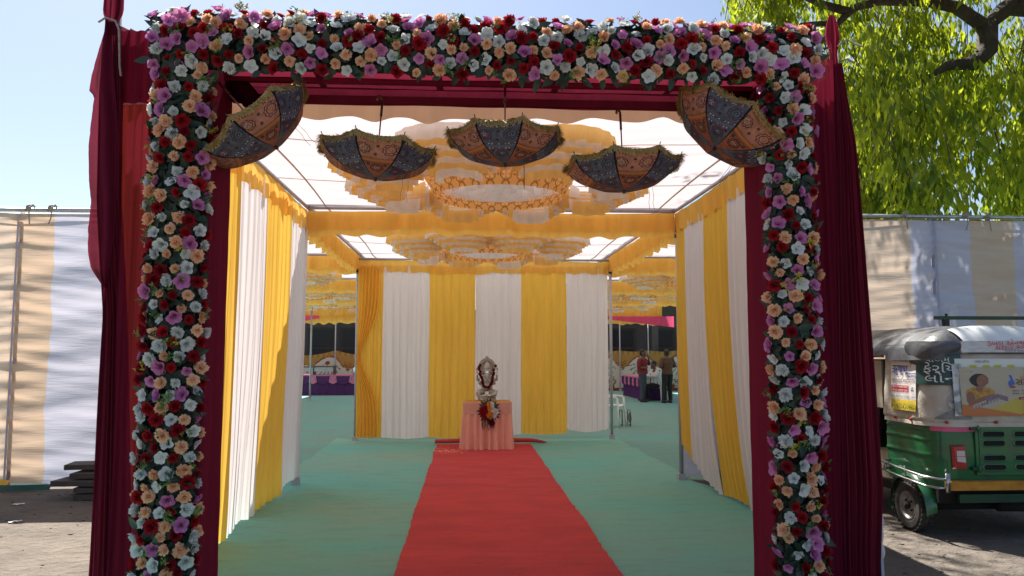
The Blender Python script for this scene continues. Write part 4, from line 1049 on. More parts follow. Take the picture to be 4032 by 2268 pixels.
def buffet(loc, L, rz, label, seed):
    t = empty('buffet_table', loc, rz, label, 'table'); H = .76; D = .38
    MB().box(-L / 2, L / 2, -D, D, H - .02, H).build('table_top', M['tpink'], t)
    v = []; path = rect_path(L / 2, D, 70)
    for i, p in enumerate(path):
        for j in range(5):
            q = j / 4; d = Vector((p[0] / L, p[1])).normalized(); a = .02 * sin(i * 1.4) * q; v.append((p[0] + d.x * a, p[1] + d.y * a, (H - .05) * (1 - q) + .01))
    obj('pleated_skirt', v, gridf(len(path), 5, True), M['purple'], t)
    def swag(mat, name, x0, w, dep, yy, p_end=None):
        def fn(u, vv): return (x0 + w * u, yy - .015 - .02 * vv - .012 * sin(vv * 14), H - .03 - (dep * (4 * u * (1 - u)) ** .8) * vv - .01)
        v, f = grid(fn, 14, 8); obj(name, v, f, mat, t)
    n = max(3, int(L / .62)); w = L / n
    for k in range(n):
        swag(M['purple'] if k % 1 == 0 else M['tpink'], 'swag', -L / 2 + k * w, w, .30, -D - .03)
        v, f = grid(lambda u, vv: (-L / 2 + k * w + (u - .5) * .22 * (1 + .4 * vv) , -D - .07 - .01 * sin(u * 20), H - .04 - .30 * vv * (1 - .5 * abs(u - .5))), 12, 5); obj('swag_tail', v, f, M['tpink'], t)
    v, f = grid(lambda u, vv: (-L / 2 + L * u, -D - .012 - .006 * sin(u * 90), H + .0 - .10 * vv), 80, 3); obj('pink_band', v, f, M['tpink'], t)
    return t
buffet((-5.35, 29.3, 0), 3.7, 0, 'long buffet table with purple skirt and pink swags in the left aisle', 1)
buffet((6.25, 26.8, 0), 3.4, R(-90), 'table with purple skirt and pink swags beside the standing man in red', 2)
ct = empty('display_counter', (-5.75, 29.3, .76), 0, 'dark framed counter standing on the left buffet table', 'counter')
for x in (-.75, 0, .75): MB().box(x - .02, x + .02, -.2, .2, 0, .28).build('leg', M['dark'], ct)
MB().box(-.8, .8, -.22, .22, .28, .33).build('top', M['bframe'], ct); MB().box(-.76, .76, -.18, -.16, .12, .27).build('panel', M['pole'], ct)
cd = empty('chafing_dish', (-4.15, 29.25, .76), 0, 'silver domed chafing dish at the right end of the left buffet table', 'dish')
MB().lathe([(.20, .12), (.21, .16), (.20, .20), (.15, .27), (.05, .31), (.0, .315)], (0, 0, 0), 20).build('lid', M['silverb'], cd, smooth=True)
MB().lathe([(.21, .06), (.21, .12), (.0, .12)], (0, 0, 0), 20).build('pan', M['silver'], cd, smooth=True)
for a in (0.8, 2.4, 3.9, 5.5): MB().tube([(.17 * cos(a), .17 * sin(a), 0), (.17 * cos(a), .17 * sin(a), .08)], .012, 5).build('leg', M['dark'], cd)

# plastic chair
def chair():
    t = empty('plastic_chair'); m = MB()
    def seat(u, v): x = (u - .5) * .44; y = (v - .5) * .42; return (x, y, .44 + .03 * (abs(u - .5) * 2) ** 3 - .02 * v)
    v, f = grid(seat, 10, 10); obj('seat', v, f, M['chair'], t)
    def back(u, v): a = (u - .5) * 2; z = .44 + .40 * v * (1 - .18 * a * a); return (a * .22, .20 + .10 * v - .06 * a * a, z)
    for k in range(4):
        v, f = grid(lambda u, w: back((k + .12 + .76 * u) / 4, w), 5, 12); obj('back_slat', v, f, M['chair'], t)
    mm = MB(); mm.tube([back(0, 0), back(0, .6), back(.03, .95), back(.25, 1.02), back(.5, 1.04), back(.75, 1.02), back(.97, .95), back(1, .6), back(1, 0)], .018, 8); mm.build('back_frame', M['chair'], t, smooth=True)
    for s in (-1, 1):
        MB().tube([(s * .22, .22, .64), (s * .25, .05, .655), (s * .25, -.16, .64), (s * .235, -.20, .60)], .02, 8).build('armrest', M['chair'], t, smooth=True)
        MB().tube([(s * .235, -.20, .62), (s * .23, -.22, .3), (s * .25, -.25, 0)], [.022, .02, .017], 8).build('leg', M['chair'], t, smooth=True)
        MB().tube([(s * .21, .19, .45), (s * .23, .25, 0)], [.022, .017], 8).build('leg', M['chair'], t, smooth=True)
    return t
ch0 = chair()
def put_chair(x, y, z, rz, lab, first=False, grp='white plastic armchairs'):
    o = ch0 if first else copy_tree(ch0); o.location = (x, y, z); o.rotation_euler = (0, 0, rz); tag(o, lab, 'chair', grp)
put_chair(3.12, 16.4, 0.01, R(62), 'white plastic chair half hidden by the post of the back curtain', True)
put_chair(6.17, 24.85, .01, R(160), 'white plastic chair with the seated man in white on it')
for k in range(4): put_chair(6.95, 28.9, .01 + .10 * k, R(170), f'white plastic chair behind the seated man, {["lowest", "second", "third", "topmost"][k]} in its stack')
rk = empty('metal_stool', (3.44, 16.55, .01), 0, 'small tubular metal stool lying beside the half hidden plastic chair', 'stool')
for x in (-.09, .09): MB().tube([(x, -.14, 0.02), (x, -.14, .30), (x, -.10, .34), (x, .10, .34), (x, .14, .30), (x, .14, .02), (x, -.14, .02)], .012, 6).build('side_frame', M['brown'], rk, smooth=True)
for z in (.04, .10, .33): MB().tube([(-.09, -.14, z), (.09, -.14, z)], .010, 6).build('rung', M['steel'], rk, smooth=True)
MB().lathe([(.10, -.012), (.115, 0), (.10, .012)], (.11, 0, .17), 20, 'x').build('wheel', M['dark'], rk, smooth=True)

# people --------------------------------------------------------------------
def hand(m, w, d, up, s=1.):
    """palm and five fingers from wrist w along d"""
    w = Vector(w); d = Vector(d).normalized(); side = d.cross(Vector(up)).normalized(); n = side.cross(d)
    m.tube([w, w + d * .05, w + d * .09], [.026, .036, .034], 8)
    for k in range(4):
        b = w + d * .08 + side * (k - 1.5) * .019; L = (.062, .075, .07, .055)[k]
        m.tube([b, b + d * L * .5, b + (d * .9 - n * .35).normalized() * L], [.010, .009, .007], 6)
    b = w + d * .03 + side * -.032; m.tube([b, b + (d * .6 - side * .8).normalized() * .035, b + (d * .9 - side * .6).normalized() * .062], [.013, .011, .009], 6)
def person(name_loc, rz, label, J, mats, extra=None):
    """J: joints for a body facing -Y in local space"""
    t = empty('person', name_loc, rz, label, 'person'); m = MB(); V = lambda k: Vector(J[k])
    m.tube([V('pelvis'), V('waist'), V('chest'), V('neck')], [.155, .14, .165, .07], 12)
    m.tube([V('chest') + Vector((0, 0, .06)), V('neck'), V('head')], [.09, .055, .05], 10)
    H = V('head'); m.ell(H + Vector((0, 0, .07)), (.078, .095, .115), 16, 12)
    hd = Vector(J.get('face', (0, -1, 0))).normalized(); sd_ = hd.cross(Vector((0, 0, 1))).normalized()
    m.tube([H + hd * .085 + Vector((0, 0, .075)), H + hd * .112 + Vector((0, 0, .045))], [.010, .015], 6)       # nose
    m.ell(H + hd * .06 + Vector((0, 0, -.02)), (.045, .05, .04)); m.ell(H + hd * .088 + Vector((0, 0, .015)), (.024, .012, .010))   # jaw, mouth
    for s in (-1, 1):
        m.ell(H + sd_ * s * .082 + Vector((0, 0, .06)), (.014, .022, .032)); m.ell(H + hd * .082 + sd_ * s * .033 + Vector((0, 0, .088)), (.017, .012, .010))
        k = 'L' if s < 0 else 'R'
        m.tube([V('sh' + k), V('el' + k)], [.055, .042], 10); m.tube([V('el' + k), V('wr' + k)], [.042, .026], 10); m.ell(V('sh' + k), (.07, .07, .06))
        m.tube([V('chest') + Vector((0, 0, .05)), V('sh' + k)], [.08, .06], 8)
        hand(m, V('wr' + k), J.get('hd' + k, V('wr' + k) - V('el' + k)), (0, 1, .01))
        m.tube([V('hip' + k), V('kn' + k)], [.088, .058], 10); m.tube([V('kn' + k), V('an' + k)], [.056, .036], 10); m.tube([V('pelvis'), V('hip' + k)], [.10, .09], 8)
        f_ = V('an' + k); m.tube([f_ + Vector((0, .04, -.045)), f_ + Vector((0, -.08, -.05)), f_ + Vector((0, -.16, -.06))], [.036, .038, .024], 8)
    fuse(m, 'body', mats[0], t, .011, 2, .35)
    c = MB(); c.tube([V('pelvis') + Vector((0, 0, -.02)), V('waist'), V('chest'), V('chest') + Vector((0, 0, .10)), V('neck') + Vector((0, 0, -.02))], [.178, .165, .185, .15, .075], 14)
    for k in 'LR': c.tube([V('chest') + Vector((0, 0, .06)), V('sh' + k), V('el' + k), V('el' + k).lerp(V('wr' + k), J.get('sleeve', .1))], [.10, .078, .062, .055], 10)
    fuse(c, 'shirt', mats[1], t, .014, 2, .5)
    c = MB()
    for k in 'LR': c.tube([V('pelvis'), V('hip' + k), V('kn' + k), V('an' + k) + Vector((0, 0, .0))], [.135, .115, .08, .066], 10)
    fuse(c, 'trousers', mats[2], t, .014, 2, .5)
    for k in 'LR':
        f_ = V('an' + k); c = MB(); c.tube([f_ + Vector((0, .05, -.05)), f_ + Vector((0, -.08, -.05)), f_ + Vector((0, -.18, -.06))], [.045, .047, .032], 8); fuse(c, 'shoe', mats[3], t, .012, 1, .6)
    c = MB(); c.ell(H - hd * .018 + Vector((0, 0, .10)), (.086, .10, .10), 16, 12); c.ell(H - hd * .05 + Vector((0, 0, .05)), (.075, .065, .08)); fuse(c, 'hair', M['hair'], t, .01, 1, .5)
    return t
stand = dict(pelvis=(0, 0, .92), waist=(0, 0, 1.08), chest=(0, 0, 1.27), neck=(0, -.01, 1.43), head=(0, -.03, 1.50), shL=(-.19, 0, 1.37), shR=(.19, 0, 1.37), elL=(-.24, .03, 1.10), elR=(.24, .03, 1.10), wrL=(-.23, -.07, .88), wrR=(.23, -.07, .88),
    hipL=(-.09, 0, .88), hipR=(.09, 0, .88), knL=(-.10, -.02, .48), knR=(.11, -.01, .48), anL=(-.11, 0, .09), anR=(.13, .04, .09))
j1 = dict(stand); j1.update(elR=(.20, -.20, 1.20), wrR=(.06, -.19, 1.42), hdR=(-.3, .2, 1), elL=(-.22, .06, 1.10), wrL=(-.16, -.14, 1.10), hdL=(1, -.2, .1), sleeve=.35)
person((5.66, 24.4, .01), R(62), 'man in dark red shirt and jeans standing with a hand at his face', j1, (M['skin'], M['shirt_red'], M['jeans'], M['shoe']))
j2 = dict(stand); j2.update(elR=(.27, .05, 1.14), wrR=(.12, -.16, 1.12), elL=(-.27, .05, 1.14), wrL=(-.10, -.17, 1.14), sleeve=.4)
person((6.34, 23.9, .01), R(-160), 'man in brown shirt standing at the edge of the right curtain', j2, (M['skin'], M['shirt_brown'], M['black'], M['shoe']))
j3 = dict(pelvis=(0, .08, .54), waist=(0, .09, .70), chest=(0, .06, .90), neck=(0, .0, 1.05), head=(0, -.05, 1.12), shL=(-.19, .05, .99), shR=(.19, .05, .99), elL=(-.25, -.12, .80), elR=(.25, -.12, .80), wrL=(-.12, -.34, .78), wrR=(.10, -.34, .80),
    hipL=(-.10, .04, .52), hipR=(.10, .04, .52), knL=(-.13, -.38, .50), knR=(.12, -.36, .50), anL=(-.14, -.36, .10), anR=(.12, -.30, .10), face=(0, -1, -.3), sleeve=.95)
person((6.17, 24.80, .01), R(-20) + PI * 0 + R(-60), 'man in white long sleeved shirt seated on a plastic chair', j3, (M['skin'], M['shirt_white'], M['black'], M['shoe']))

# ================================================================ AUTO RICKSHAW
AX0, AX1, AY0, AY1 = 4.06, 5.38, 6.45, 7.20          # body left, right, rear, end of rear side panels
AR = empty('auto_rickshaw', (4.68, 6.9, 0), 0, 'green three wheeled auto rickshaw with cream canvas and posters, parked at the right', 'rickshaw')
AO = Vector(AR.location)
RC = .19
def apath(s):
    """perimeter from the left door edge, round the rear, to the right door edge; returns x,y,nx,ny"""
    L1 = AY1 - AY0 - RC; La = RC * PI / 2; L2 = AX1 - AX0 - 2 * RC
    if s < L1: return (AX0, AY1 - s, -1, 0)
    s -= L1
    if s < La: a = s / RC; return (AX0 + RC - RC * cos(a), AY0 + RC - RC * sin(a), -cos(a), -sin(a))
    s -= La
    if s < L2: return (AX0 + RC + s, AY0, 0, -1)
    s -= L2
    if s < La: a = s / RC; return (AX1 - RC + RC * sin(a), AY0 + RC - RC * cos(a), sin(a), -cos(a))
    s -= La; return (AX1, AY0 + RC + s, 1, 0)
AL1 = AY1 - AY0 - RC; ALa = RC * PI / 2; AL2 = AX1 - AX0 - 2 * RC; ALEN = 2 * AL1 + 2 * ALa + AL2
def aw(s, z, off=0.):
    x, y, nx, ny = apath(s)
    tz = max(0, z - .99); inn = .05 * tz - .015 * (z > 1.0)           # canvas leans in a little
    bulge = -.02 * sin(PI * min(1, max(0, (z - .42) / .57))) if z < 1 else 0
    k = off - inn - bulge * .6
    return Vector((x + nx * k, y + ny * k, z)) - AO
def awall(name, s0, s1, z0, z1, mat, off=0., nu=60, nv=12, parent=None, cols=None, wr=0., seed=0):
    v = []; cc = []
    for i in range(nu):
        for j in range(nv):
            a, b = i / (nu - 1), j / (nv - 1); s = s0 + (s1 - s0) * a; z = z0 + (z1 - z0) * b
            v.append(aw(s, z, off + wr * nz(s * 5 + seed, z * 9, seed) + wr * .6 * nz(s * 16, z * 5, seed)))
            if cols: cc.append(cols(a, b))
    return obj(name, v, gridf(nu, nv), mat, parent or AR, cols=cc if cols else None)
# side and rear body panels, with pressed ridges
body = MB(); nu, nv = 120, 40; v = []
for i in range(nu):
    s = ALEN * i / (nu - 1)
    for j in range(nv):
        z = .42 + .575 * j / (nv - 1); rid = 0
        onside = s < AL1 + .1 or s > ALEN - AL1 - .1
        if onside:
            for zr in (.92, .83, .70): rid += .010 * math.exp(-((z - zr) / .010) ** 2)
        v.append(aw(s, z, rid))
obj('body_panel', v, gridf(nu, nv), M['g_paint'], AR)
MB().box(AX0 + .03, AX1 - .03, AY0 + .04, AY1, .30, .44).build('chassis', M['soot'], AR).location = -AO
o = MB().box(AX0 + .05, AX1 - .05, AY0 + .10, AY1 + 1.2, .28, .36).build('floor_pan', M['soot'], AR); o.location = -AO
# engine hatch with louvres on the rear
hx0, hx1 = 4.40, 4.96
hat = MB().box(hx0, hx1, AY0 - .028, AY0 - .012, .545, .955).build('engine_hatch', M['g_paint'], AR); hat.location = -AO
MB().box(hx0 + .03, hx1 - .03, AY0 - .034, AY0 - .027, .575, .925).build('hatch_ridge', M['g_paint'], hat)
def capsule(x, z, w, h, y, n=8):
    pts = []
    for q in range(n + 1): a = PI / 2 + PI * q / n; pts.append((x - w / 2 + h / 2 + h / 2 * cos(a), z + h / 2 * sin(a)))
    for q in range(n + 1): a = -PI / 2 + PI * q / n; pts.append((x + w / 2 - h / 2 + h / 2 * cos(a), z + h / 2 * sin(a)))
    return pts
for row, z in enumerate((.893, .815, .690, .610)):
    for cx_ in (4.555, 4.84):
        pts = capsule(cx_, z, .20, .042, 0)
        m = MB(); n = len(pts); big = capsule(cx_, z, .225, .064, 0)
        vv = [(p[0], AY0 - .036, p[1]) for p in big] + [(p[0], AY0 - .048, p[1]) for p in pts] + [(p[0], AY0 - .030, p[1]) for p in pts]
        ff = [(i, (i + 1) % n, n + (i + 1) % n, n + i) for i in range(n)] + [(n + i, n + (i + 1) % n, 2 * n + (i + 1) % n, 2 * n + i) for i in range(n)]
        m.add(vv, ff); lv = m.build('louvre', M['g_paint'], AR, smooth=True); lv.location = -AO
        MB().add([(p[0], AY0 - .0365, p[1]) for p in pts], [tuple(range(n))]).build('slot', M['soot'], lv)
for z in (.94, .60):
    o = MB().box(hx0 - .05, hx0 + .04, AY0 - .05, AY0 - .02, z - .012, z + .012).build('hatch_hinge', M['g_dark'], AR); o.location = -AO
    o = MB().tube([(hx0 + .01, AY0 - .055, z - .03), (hx0 + .01, AY0 - .055, z + .03)], .010, 8).build('hatch_hinge', M['g_paint'], AR, smooth=True); o.location = -AO
# tail lamp
for side, xx in ((0, 4.245), (1, 5.115)):
    tl = MB(); bx_ = []
    for (a, b, c) in ((0, 0, 0), (0, 0, 1)): pass
    tl.add([(xx - .055, AY0 - .02, .595), (xx + .06, AY0 - .02, .595), (xx + .045, AY0 - .02, .80), (xx - .065, AY0 - .02, .80),
            (xx - .045, AY0 - .055, .605), (xx + .05, AY0 - .055, .605), (xx + .036, AY0 - .055, .79), (xx - .055, AY0 - .055, .79)],
           [(4, 5, 6, 7), (0, 1, 5, 4), (1, 2, 6, 5), (2, 3, 7, 6), (3, 0, 4, 7)])
    tlo = tl.build('tail_lamp', M['redlens'], AR); tlo.location = -AO
    MB().add([(xx - .036, AY0 - .058, .665), (xx + .042, AY0 - .058, .655), (xx + .034, AY0 - .058, .755), (xx - .038, AY0 - .058, .755)], [(0, 1, 2, 3)]).build('clear_lens', M['clearlens'], tlo)
    MB().box(xx - .036, xx + .04, AY0 - .062, AY0 - .059, .705, .709).build('lens_bar', M['redlens'], tlo)
# bumpers
bo = MB(); bo.box(AX0 + .05, AX1 - .05, AY0 - .09, AY0 - .02, .425, .50); b_ = bo.build('rear_bumper', M['y_paint'], AR); b_.location = -AO
MB().box(AX0 + .05, AX1 - .05, AY0 - .096, AY0 - .0905, .482, .495).build('bumper_lip', M['y_paint'], b_)
MB().box(AX0 + .05, AX1 - .05, AY0 - .096, AY0 - .0905, .43, .442).build('bumper_lip', M['y_paint'], b_)
MB().lathe([(.0, -.005), (.018, -.002), (.02, 0)], (AX0 + .40 - 0, AY0 - .0, .462), 10).build('bolt', M['soot'], b_)
o = MB().box(AX0 + .16, AX1 - .10, AY0 - .05, AY0 - .02, .315, .385).build('lower_rail', M['g_dark'], AR); o.location = -AO
o = MB().tube([(AX0 + .6, AY0 + .1, .27), (AX0 + .9, AY0 + .12, .26)], .06, 10).build('exhaust', M['soot'], AR, smooth=True); o.location = -AO
o = MB().tube([(AX0 + .1, AY0 + .22, .24), (AX1 - .1, AY0 + .22, .24)], .035, 8).build('axle', M['soot'], AR, smooth=True); o.location = -AO
# wheels
def wheel(cx_, cy_, parent, lab=None, rad=.222, wd=.12):
    w = MB(); w.lathe([(.118, -wd / 2 + .012), (.15, -wd / 2), (rad - .03, -wd / 2), (rad - .006, -wd / 2 + .022), (rad, -wd / 2 + .04), (rad, wd / 2 - .04), (rad - .006, wd / 2 - .022), (rad - .03, wd / 2), (.15, wd / 2), (.118, wd / 2 - .012)], (0, 0, 0), 36, 'x')
    for k in range(30):
        a = 2 * PI * k / 30
        for xo in (-.042, 0, .042):
            aa = a + (.05 if xo == 0 else 0)
            w.add([(xo + dx, (rad + dr) * cos(aa + da), (rad + dr) * sin(aa + da)) for dx in (-.016, .016) for da in (-.06, .06) for dr in (-.002, .006)], [(1, 3, 7, 5), (0, 1, 5, 4), (2, 6, 7, 3), (0, 2, 3, 1), (4, 5, 7, 6)])
    whl = empty('wheel', (cx_ - AO.x, cy_ - AO.y, rad)); whl.parent = parent
    w.build('tyre', M['rubber'], whl, smooth=False)
    r = MB(); r.lathe([(.125, -wd / 2 + .006), (.118, -wd / 2 + .004), (.112, -wd / 2 + .016), (.098, -wd / 2 + .045), (.06, -wd / 2 + .035), (.04, -wd / 2 + .02), (.0, -wd / 2 + .018)], (0, 0, 0), 30, 'x')
    r.lathe([(.125, wd / 2 - .006), (.112, wd / 2 - .016), (.098, wd / 2 - .045), (.0, wd / 2 - .03)], (0, 0, 0), 30, 'x')
    r.build('rim', M['rim'], whl, smooth=True)
    h = MB(); h.lathe([(.035, -wd / 2 + .02), (.03, -wd / 2 - .012), (.0, -wd / 2 - .016)], (0, 0, 0), 12, 'x')
    for k in range(4): a = PI / 4 + k * PI / 2; h.ell((-wd / 2 + .02, .055 * cos(a), .055 * sin(a)), (.012, .010, .010), 6, 4)
    h.build('hub', M['soot'], whl, smooth=True); return whl
wheel(4.04, 6.80, AR); wheel(5.30, 6.80, AR)
# mudguards
for sx, cx_ in ((-1, AX0 + .01), (1, AX1 - .01)):
    def fn(u, v):
        a = PI * (1.08 - 1.10 * u); rr = .285 + .01 * sin(v * PI); x = cx_ + sx * (.10 * v - .02)
        y = 6.80 - rr * cos(a) * (-1) * -1; z = .225 + rr * sin(a) * 1.02 - .03 * v ** 3
        return (x - AO.x, y - AO.y, z)
    v, f = grid(fn, 26, 8); obj('mudguard', v, f, M['g_paint'], AR)
    m = MB()
    v2, f2 = grid(lambda u, v: (cx_ + sx * .002 - AO.x, 6.80 - (.27) * v * cos(PI * (1.0 - 1.0 * u)) - AO.y, .225 + .27 * v * sin(PI * u)), 20, 3); obj('wheel_well', v2, f2, M['soot'], AR)
# chrome guard round the left rear mudguard
for sx, cx_ in ((-1, AX0 - .11), (1, AX1 + .11)):
    gd = MB()
    for z in (.55, .475): gd.tube([(cx_ - sx * .11, 7.16, z + .03), (cx_, 7.12, z + .025), (cx_ + sx * .015, 6.85, z + .005), (cx_, 6.48, z - .02), (cx_ - sx * .06, 6.37, z - .025), (cx_ - sx * .13, 6.355, z - .03)], .011, 6)
    gd.box(cx_ - sx * .14 - .018, cx_ - sx * .14 + .018, 6.345, 6.36, .41, .57)
    for y in (7.08, 6.75): gd.tube([(cx_ + .0, y, .50), (cx_ + .0, y, .58)], .012, 6)
    o = gd.build('side_guard', M['chrome'], AR, smooth=True); o.location = -AO
# canvas cover: side, corner and back
def canv(u, v):
    s = ALEN * u; x = None
    top = 1.66; z = .975 + (top - .975) * v
    if v == 0: z += .012 * sin(s * 9)
    k = .012 * nz(s * 4, z * 3, 2) + .009 * nz(s * 13, z * 7, 5) + .012 * (1 - v) ** 4
    return aw(s, z, .012 + k)
v, f = grid(canv, 150, 40); obj('canvas_cover', v, f, M['canvas'], AR)
for s in (.20, .45, .78, 1.20, 1.60):
    p = aw(s, .995, .035); m = MB(); m.ell(p, (.017, .017, .014), 8, 6); m.build('snap_button', M['redlens'], AR, smooth=True)
# hood: black vinyl roof, domed, with a rounded rear and ribs
FY = 9.05
def roofpt(u, v):
    """u across 0..1 (left eave to right eave), v 0 rear .. 1 front"""
    a = (u - .5) * 2; y = AY0 - .03 + (FY - AY0) * v
    xw = (AX1 - AX0) / 2 + .05; rear = min(1, v / .10)
    inset = 0.14 * (1 - rear) ** 2
    x = (AX0 + AX1) / 2 + a * (xw - inset)
    dome = (1 - abs(a) ** 3.2) * (1 - (1 - rear) ** 2.2)
    rib = .012 * max(0, cos(v * 2 * PI * 4.2)) * 1
    z = 1.585 + (.255 + rib) * dome ** .75 - .05 * v * (1 - dome)
    if abs(a) > .97 and v < .25: z -= .05
    return (x - AO.x, y - AO.y, z)
v, f = grid(roofpt, 60, 90); obj('hood', v, f, M['hood'], AR)
# black corner flap curling down over the canvas at the rear left
def flap(u, v):
    s = AL1 - .16 + (ALa + .22) * u; low = 1.47 + .10 * abs(u - .30) / .7 + .05 * u
    if u < .12: low = 1.47 + .10 * (.12 - u) / .12 + .026
    p = aw(s, 1.70 - (1.70 - low) * v, .035 + .02 * sin(v * PI)); return p
v, f = grid(flap, 30, 12); obj('hood_flap', v, f, M['hood'], AR)
v, f = grid(lambda u, w: aw(ALEN * u, 1.60 + .07 * w, .03 - .02 * w), 100, 3); obj('hood_skirt', v, f, M['hood'], AR)
o = MB().box(4.72, 6.2, 7.4, 7.44, 1.93, 1.965).build('roof_rack_bar', M['g_dark'], AR); o.location = -AO
o = MB().box(4.80, 4.85, 7.38, 7.43, 1.80, 1.93).build('rack_foot', M['dark'], AR); o.location = -AO
o = MB().tube([(4.83, 7.4, 1.965), (4.83, 7.4, 1.99)], .014, 8).build('rack_bolt', M['dark'], AR); o.location = -AO
# cabin beyond the rear panels
o = MB().box(AX0 + .12, AX1 - .12, 7.30, 7.75, .36, .62).build('rear_seat', M['vinyl'], AR); o.location = -AO
o = MB().box(AX0 + .10, AX1 - .10, 7.05, 7.22, .60, 1.25).build('seat_back', M['black'], AR); o.location = -AO
for x in (AX0 + .02, AX1 - .02):
    o = MB().tube([(x, 8.0, .4), (x, 8.0, 1.6)], .018, 8).build('door_post', M['g_dark'], AR, smooth=True); o.location = -AO
    o = MB().box(x - .012, x + .012, 7.27, FY - .3, 1.55, 1.60).build('eave_rail', M['y_paint'], AR); o.location = -AO
    o = MB().box(x - .02, x + .02, 8.0, 8.85, .36, .95).build('front_side_panel', M['g_paint'], AR); o.location = -AO
o = MB().box(AX0 + .25, AX1 - .25, 7.78, 7.86, .62, 1.02).build('driver_partition', M['dark'], AR); o.location = -AO
o = MB().box(AX0 + .01, AX0 + .03, 7.29, 7.98, 1.06, 1.52).build('side_flap', M['vinyl'], AR); o.location = -AO
o = MB().box(AX0 + .15, AX1 - .15, 8.80, 8.92, .36, .98).build('front_panel', M['g_paint'], AR); o.location = -AO
o = MB().box(AX0 + .15, AX1 - .15, 8.87, 8.89, .99, 1.52).build('windscreen', M['bdark'], AR); o.location = -AO
wheel(4.68, 8.95, AR)
# ---- print on the canvas
def text(s_, size, mat, s0, z0, off, name='lettering', parent=None, sx=1., align='LEFT', curve=True):
    cu = bpy.data.curves.new('t', 'FONT'); cu.body = s_; cu.size = 1; cu.resolution_u = 3; cu.align_x = align
    ob = bpy.data.objects.new('t', cu); COL.objects.link(ob)
    dg = bpy.context.evaluated_depsgraph_get(); dg.update()
    me = bpy.data.meshes.new_from_object(ob.evaluated_get(dg)); bpy.data.objects.remove(ob)
    for v_ in me.vertices: v_.co = aw(s0 + v_.co.x * size * sx, z0 + v_.co.y * size, off)
    me.materials.clear(); me.materials.append(mat); me.name = name
    return link(name, me, parent or AR)
def ctext(s_, h, w, mat, s0, z0, off, parent):
    """text fitted to a width w"""
    cu = bpy.data.curves.new('t', 'FONT'); cu.body = s_; cu.size = 1; cu.resolution_u = 3
    ob = bpy.data.objects.new('t', cu); COL.objects.link(ob)
    dg = bpy.context.evaluated_depsgraph_get(); dg.update()
    me = bpy.data.meshes.new_from_object(ob.evaluated_get(dg)); bpy.data.objects.remove(ob)
    xs_ = [v_.co.x for v_ in me.vertices] or [0, 1]; x0_, x1_ = min(xs_), max(xs_); k = w / max(1e-6, x1_ - x0_)
    for v_ in me.vertices: v_.co = aw(s0 + (v_.co.x - x0_) * k, z0 + v_.co.y * h, off)
    me.materials.clear(); me.materials.append(mat); me.name = 'lettering'
    return link('lettering', me, parent)
E1, E2 = .034, .040
# jewellers' sheet on the left side (s from front to rear)
def jew(a, b):
    c = (.74, .72, .70)
    if b < .20: c = (.80, .66, .06)
    if abs(b - .395) < .062 and .02 < a < .72: c = (.50, .03, .05)
    d = math.hypot((a - .80) * .43, (b - .92) * .55)
    if .026 < d < .036 and b < .96: c = (.50, .12, .04)
    if math.hypot((a - .78) * .43, (b - .82) * .55) < .012: c = (.65, .35, .08)
    if abs((b - .40) * .55 - .025) < .05 and abs((a - .86) * .43) < (.05 - ((b - .40) * .55 + .02)) * .55 and b > .36: c = (.06, .05, .30) if (abs((a - .86) * .43) > (.032 - ((b - .40) * .55 + .02)) * .55 or b < .38) else (.74, .72, .7)
    if .02 < a < .10 and .045 < b < .105 and math.hypot((a - .06) * .43, (b - .075) * .55) < .016: c = (.05, .45, .25)
    return c
J0, JW = .15, .40
js = awall('jeweller_sheet', J0, J0 + JW, 1.07, 1.56, M['pvc'], E1, 70, 80, None, jew, wr=.003)
ctext('ऋषभ', .135, .26, M['b_ink'], J0 + .02, 1.395, E2, js)
ctext('ज्वेल्स', .075, .17, M['b_ink'], J0 + .24, 1.365, E2, js)
ctext('जबसे कम दाम...कम मजदूरी...', .038, .28, M['r_ink'], J0 + .01, 1.515, E2, js)
ctext('सुवर्णकृषि बचत योजना', .045, .38, M['br_ink'], J0 + .02, 1.325, E2, js)
ctext('योजना में नामांकन कराएं', .030, .25, M['w_ink'], J0 + .03, 1.272, E2, js)
ctext('और पाएं आकर्षक उपहार', .030, .25, M['w_ink'], J0 + .03, 1.240, E2, js)
ctext('१००० : १२×१००० + १ बोनस = १३०००', .030, .39, M['br_ink'], J0 + .015, 1.185, E2, js)
ctext('सुभाष चौकी, स्टेशन, गांधीनगर', .026, .38, M['o_ink'], J0 + .02, 1.140, E2, js)
ctext(': 9104309901', .058, .34, M['k_ink'], J0 + .07, 1.083, E2, js)
# dark green campaign sheet on the corner
gsht = awall('campaign_sheet', AL1 - .02, AL1 + ALa + .06, 1.315, 1.60, solid('sheet_green', (.025, .075, .07), .45), E1 - .002, 40, 20, None, None, wr=.004)
ctext('પીએમ', .070, .17, M['w_ink'], AL1 + .09, 1.515, E2, gsht); ctext('ફેરિયા', .10, .26, M['w_ink'], AL1 + .075, 1.425, E2, gsht); ctext('લોન', .10, .21, M['w_ink'], AL1 + .085, 1.338, E2, gsht)
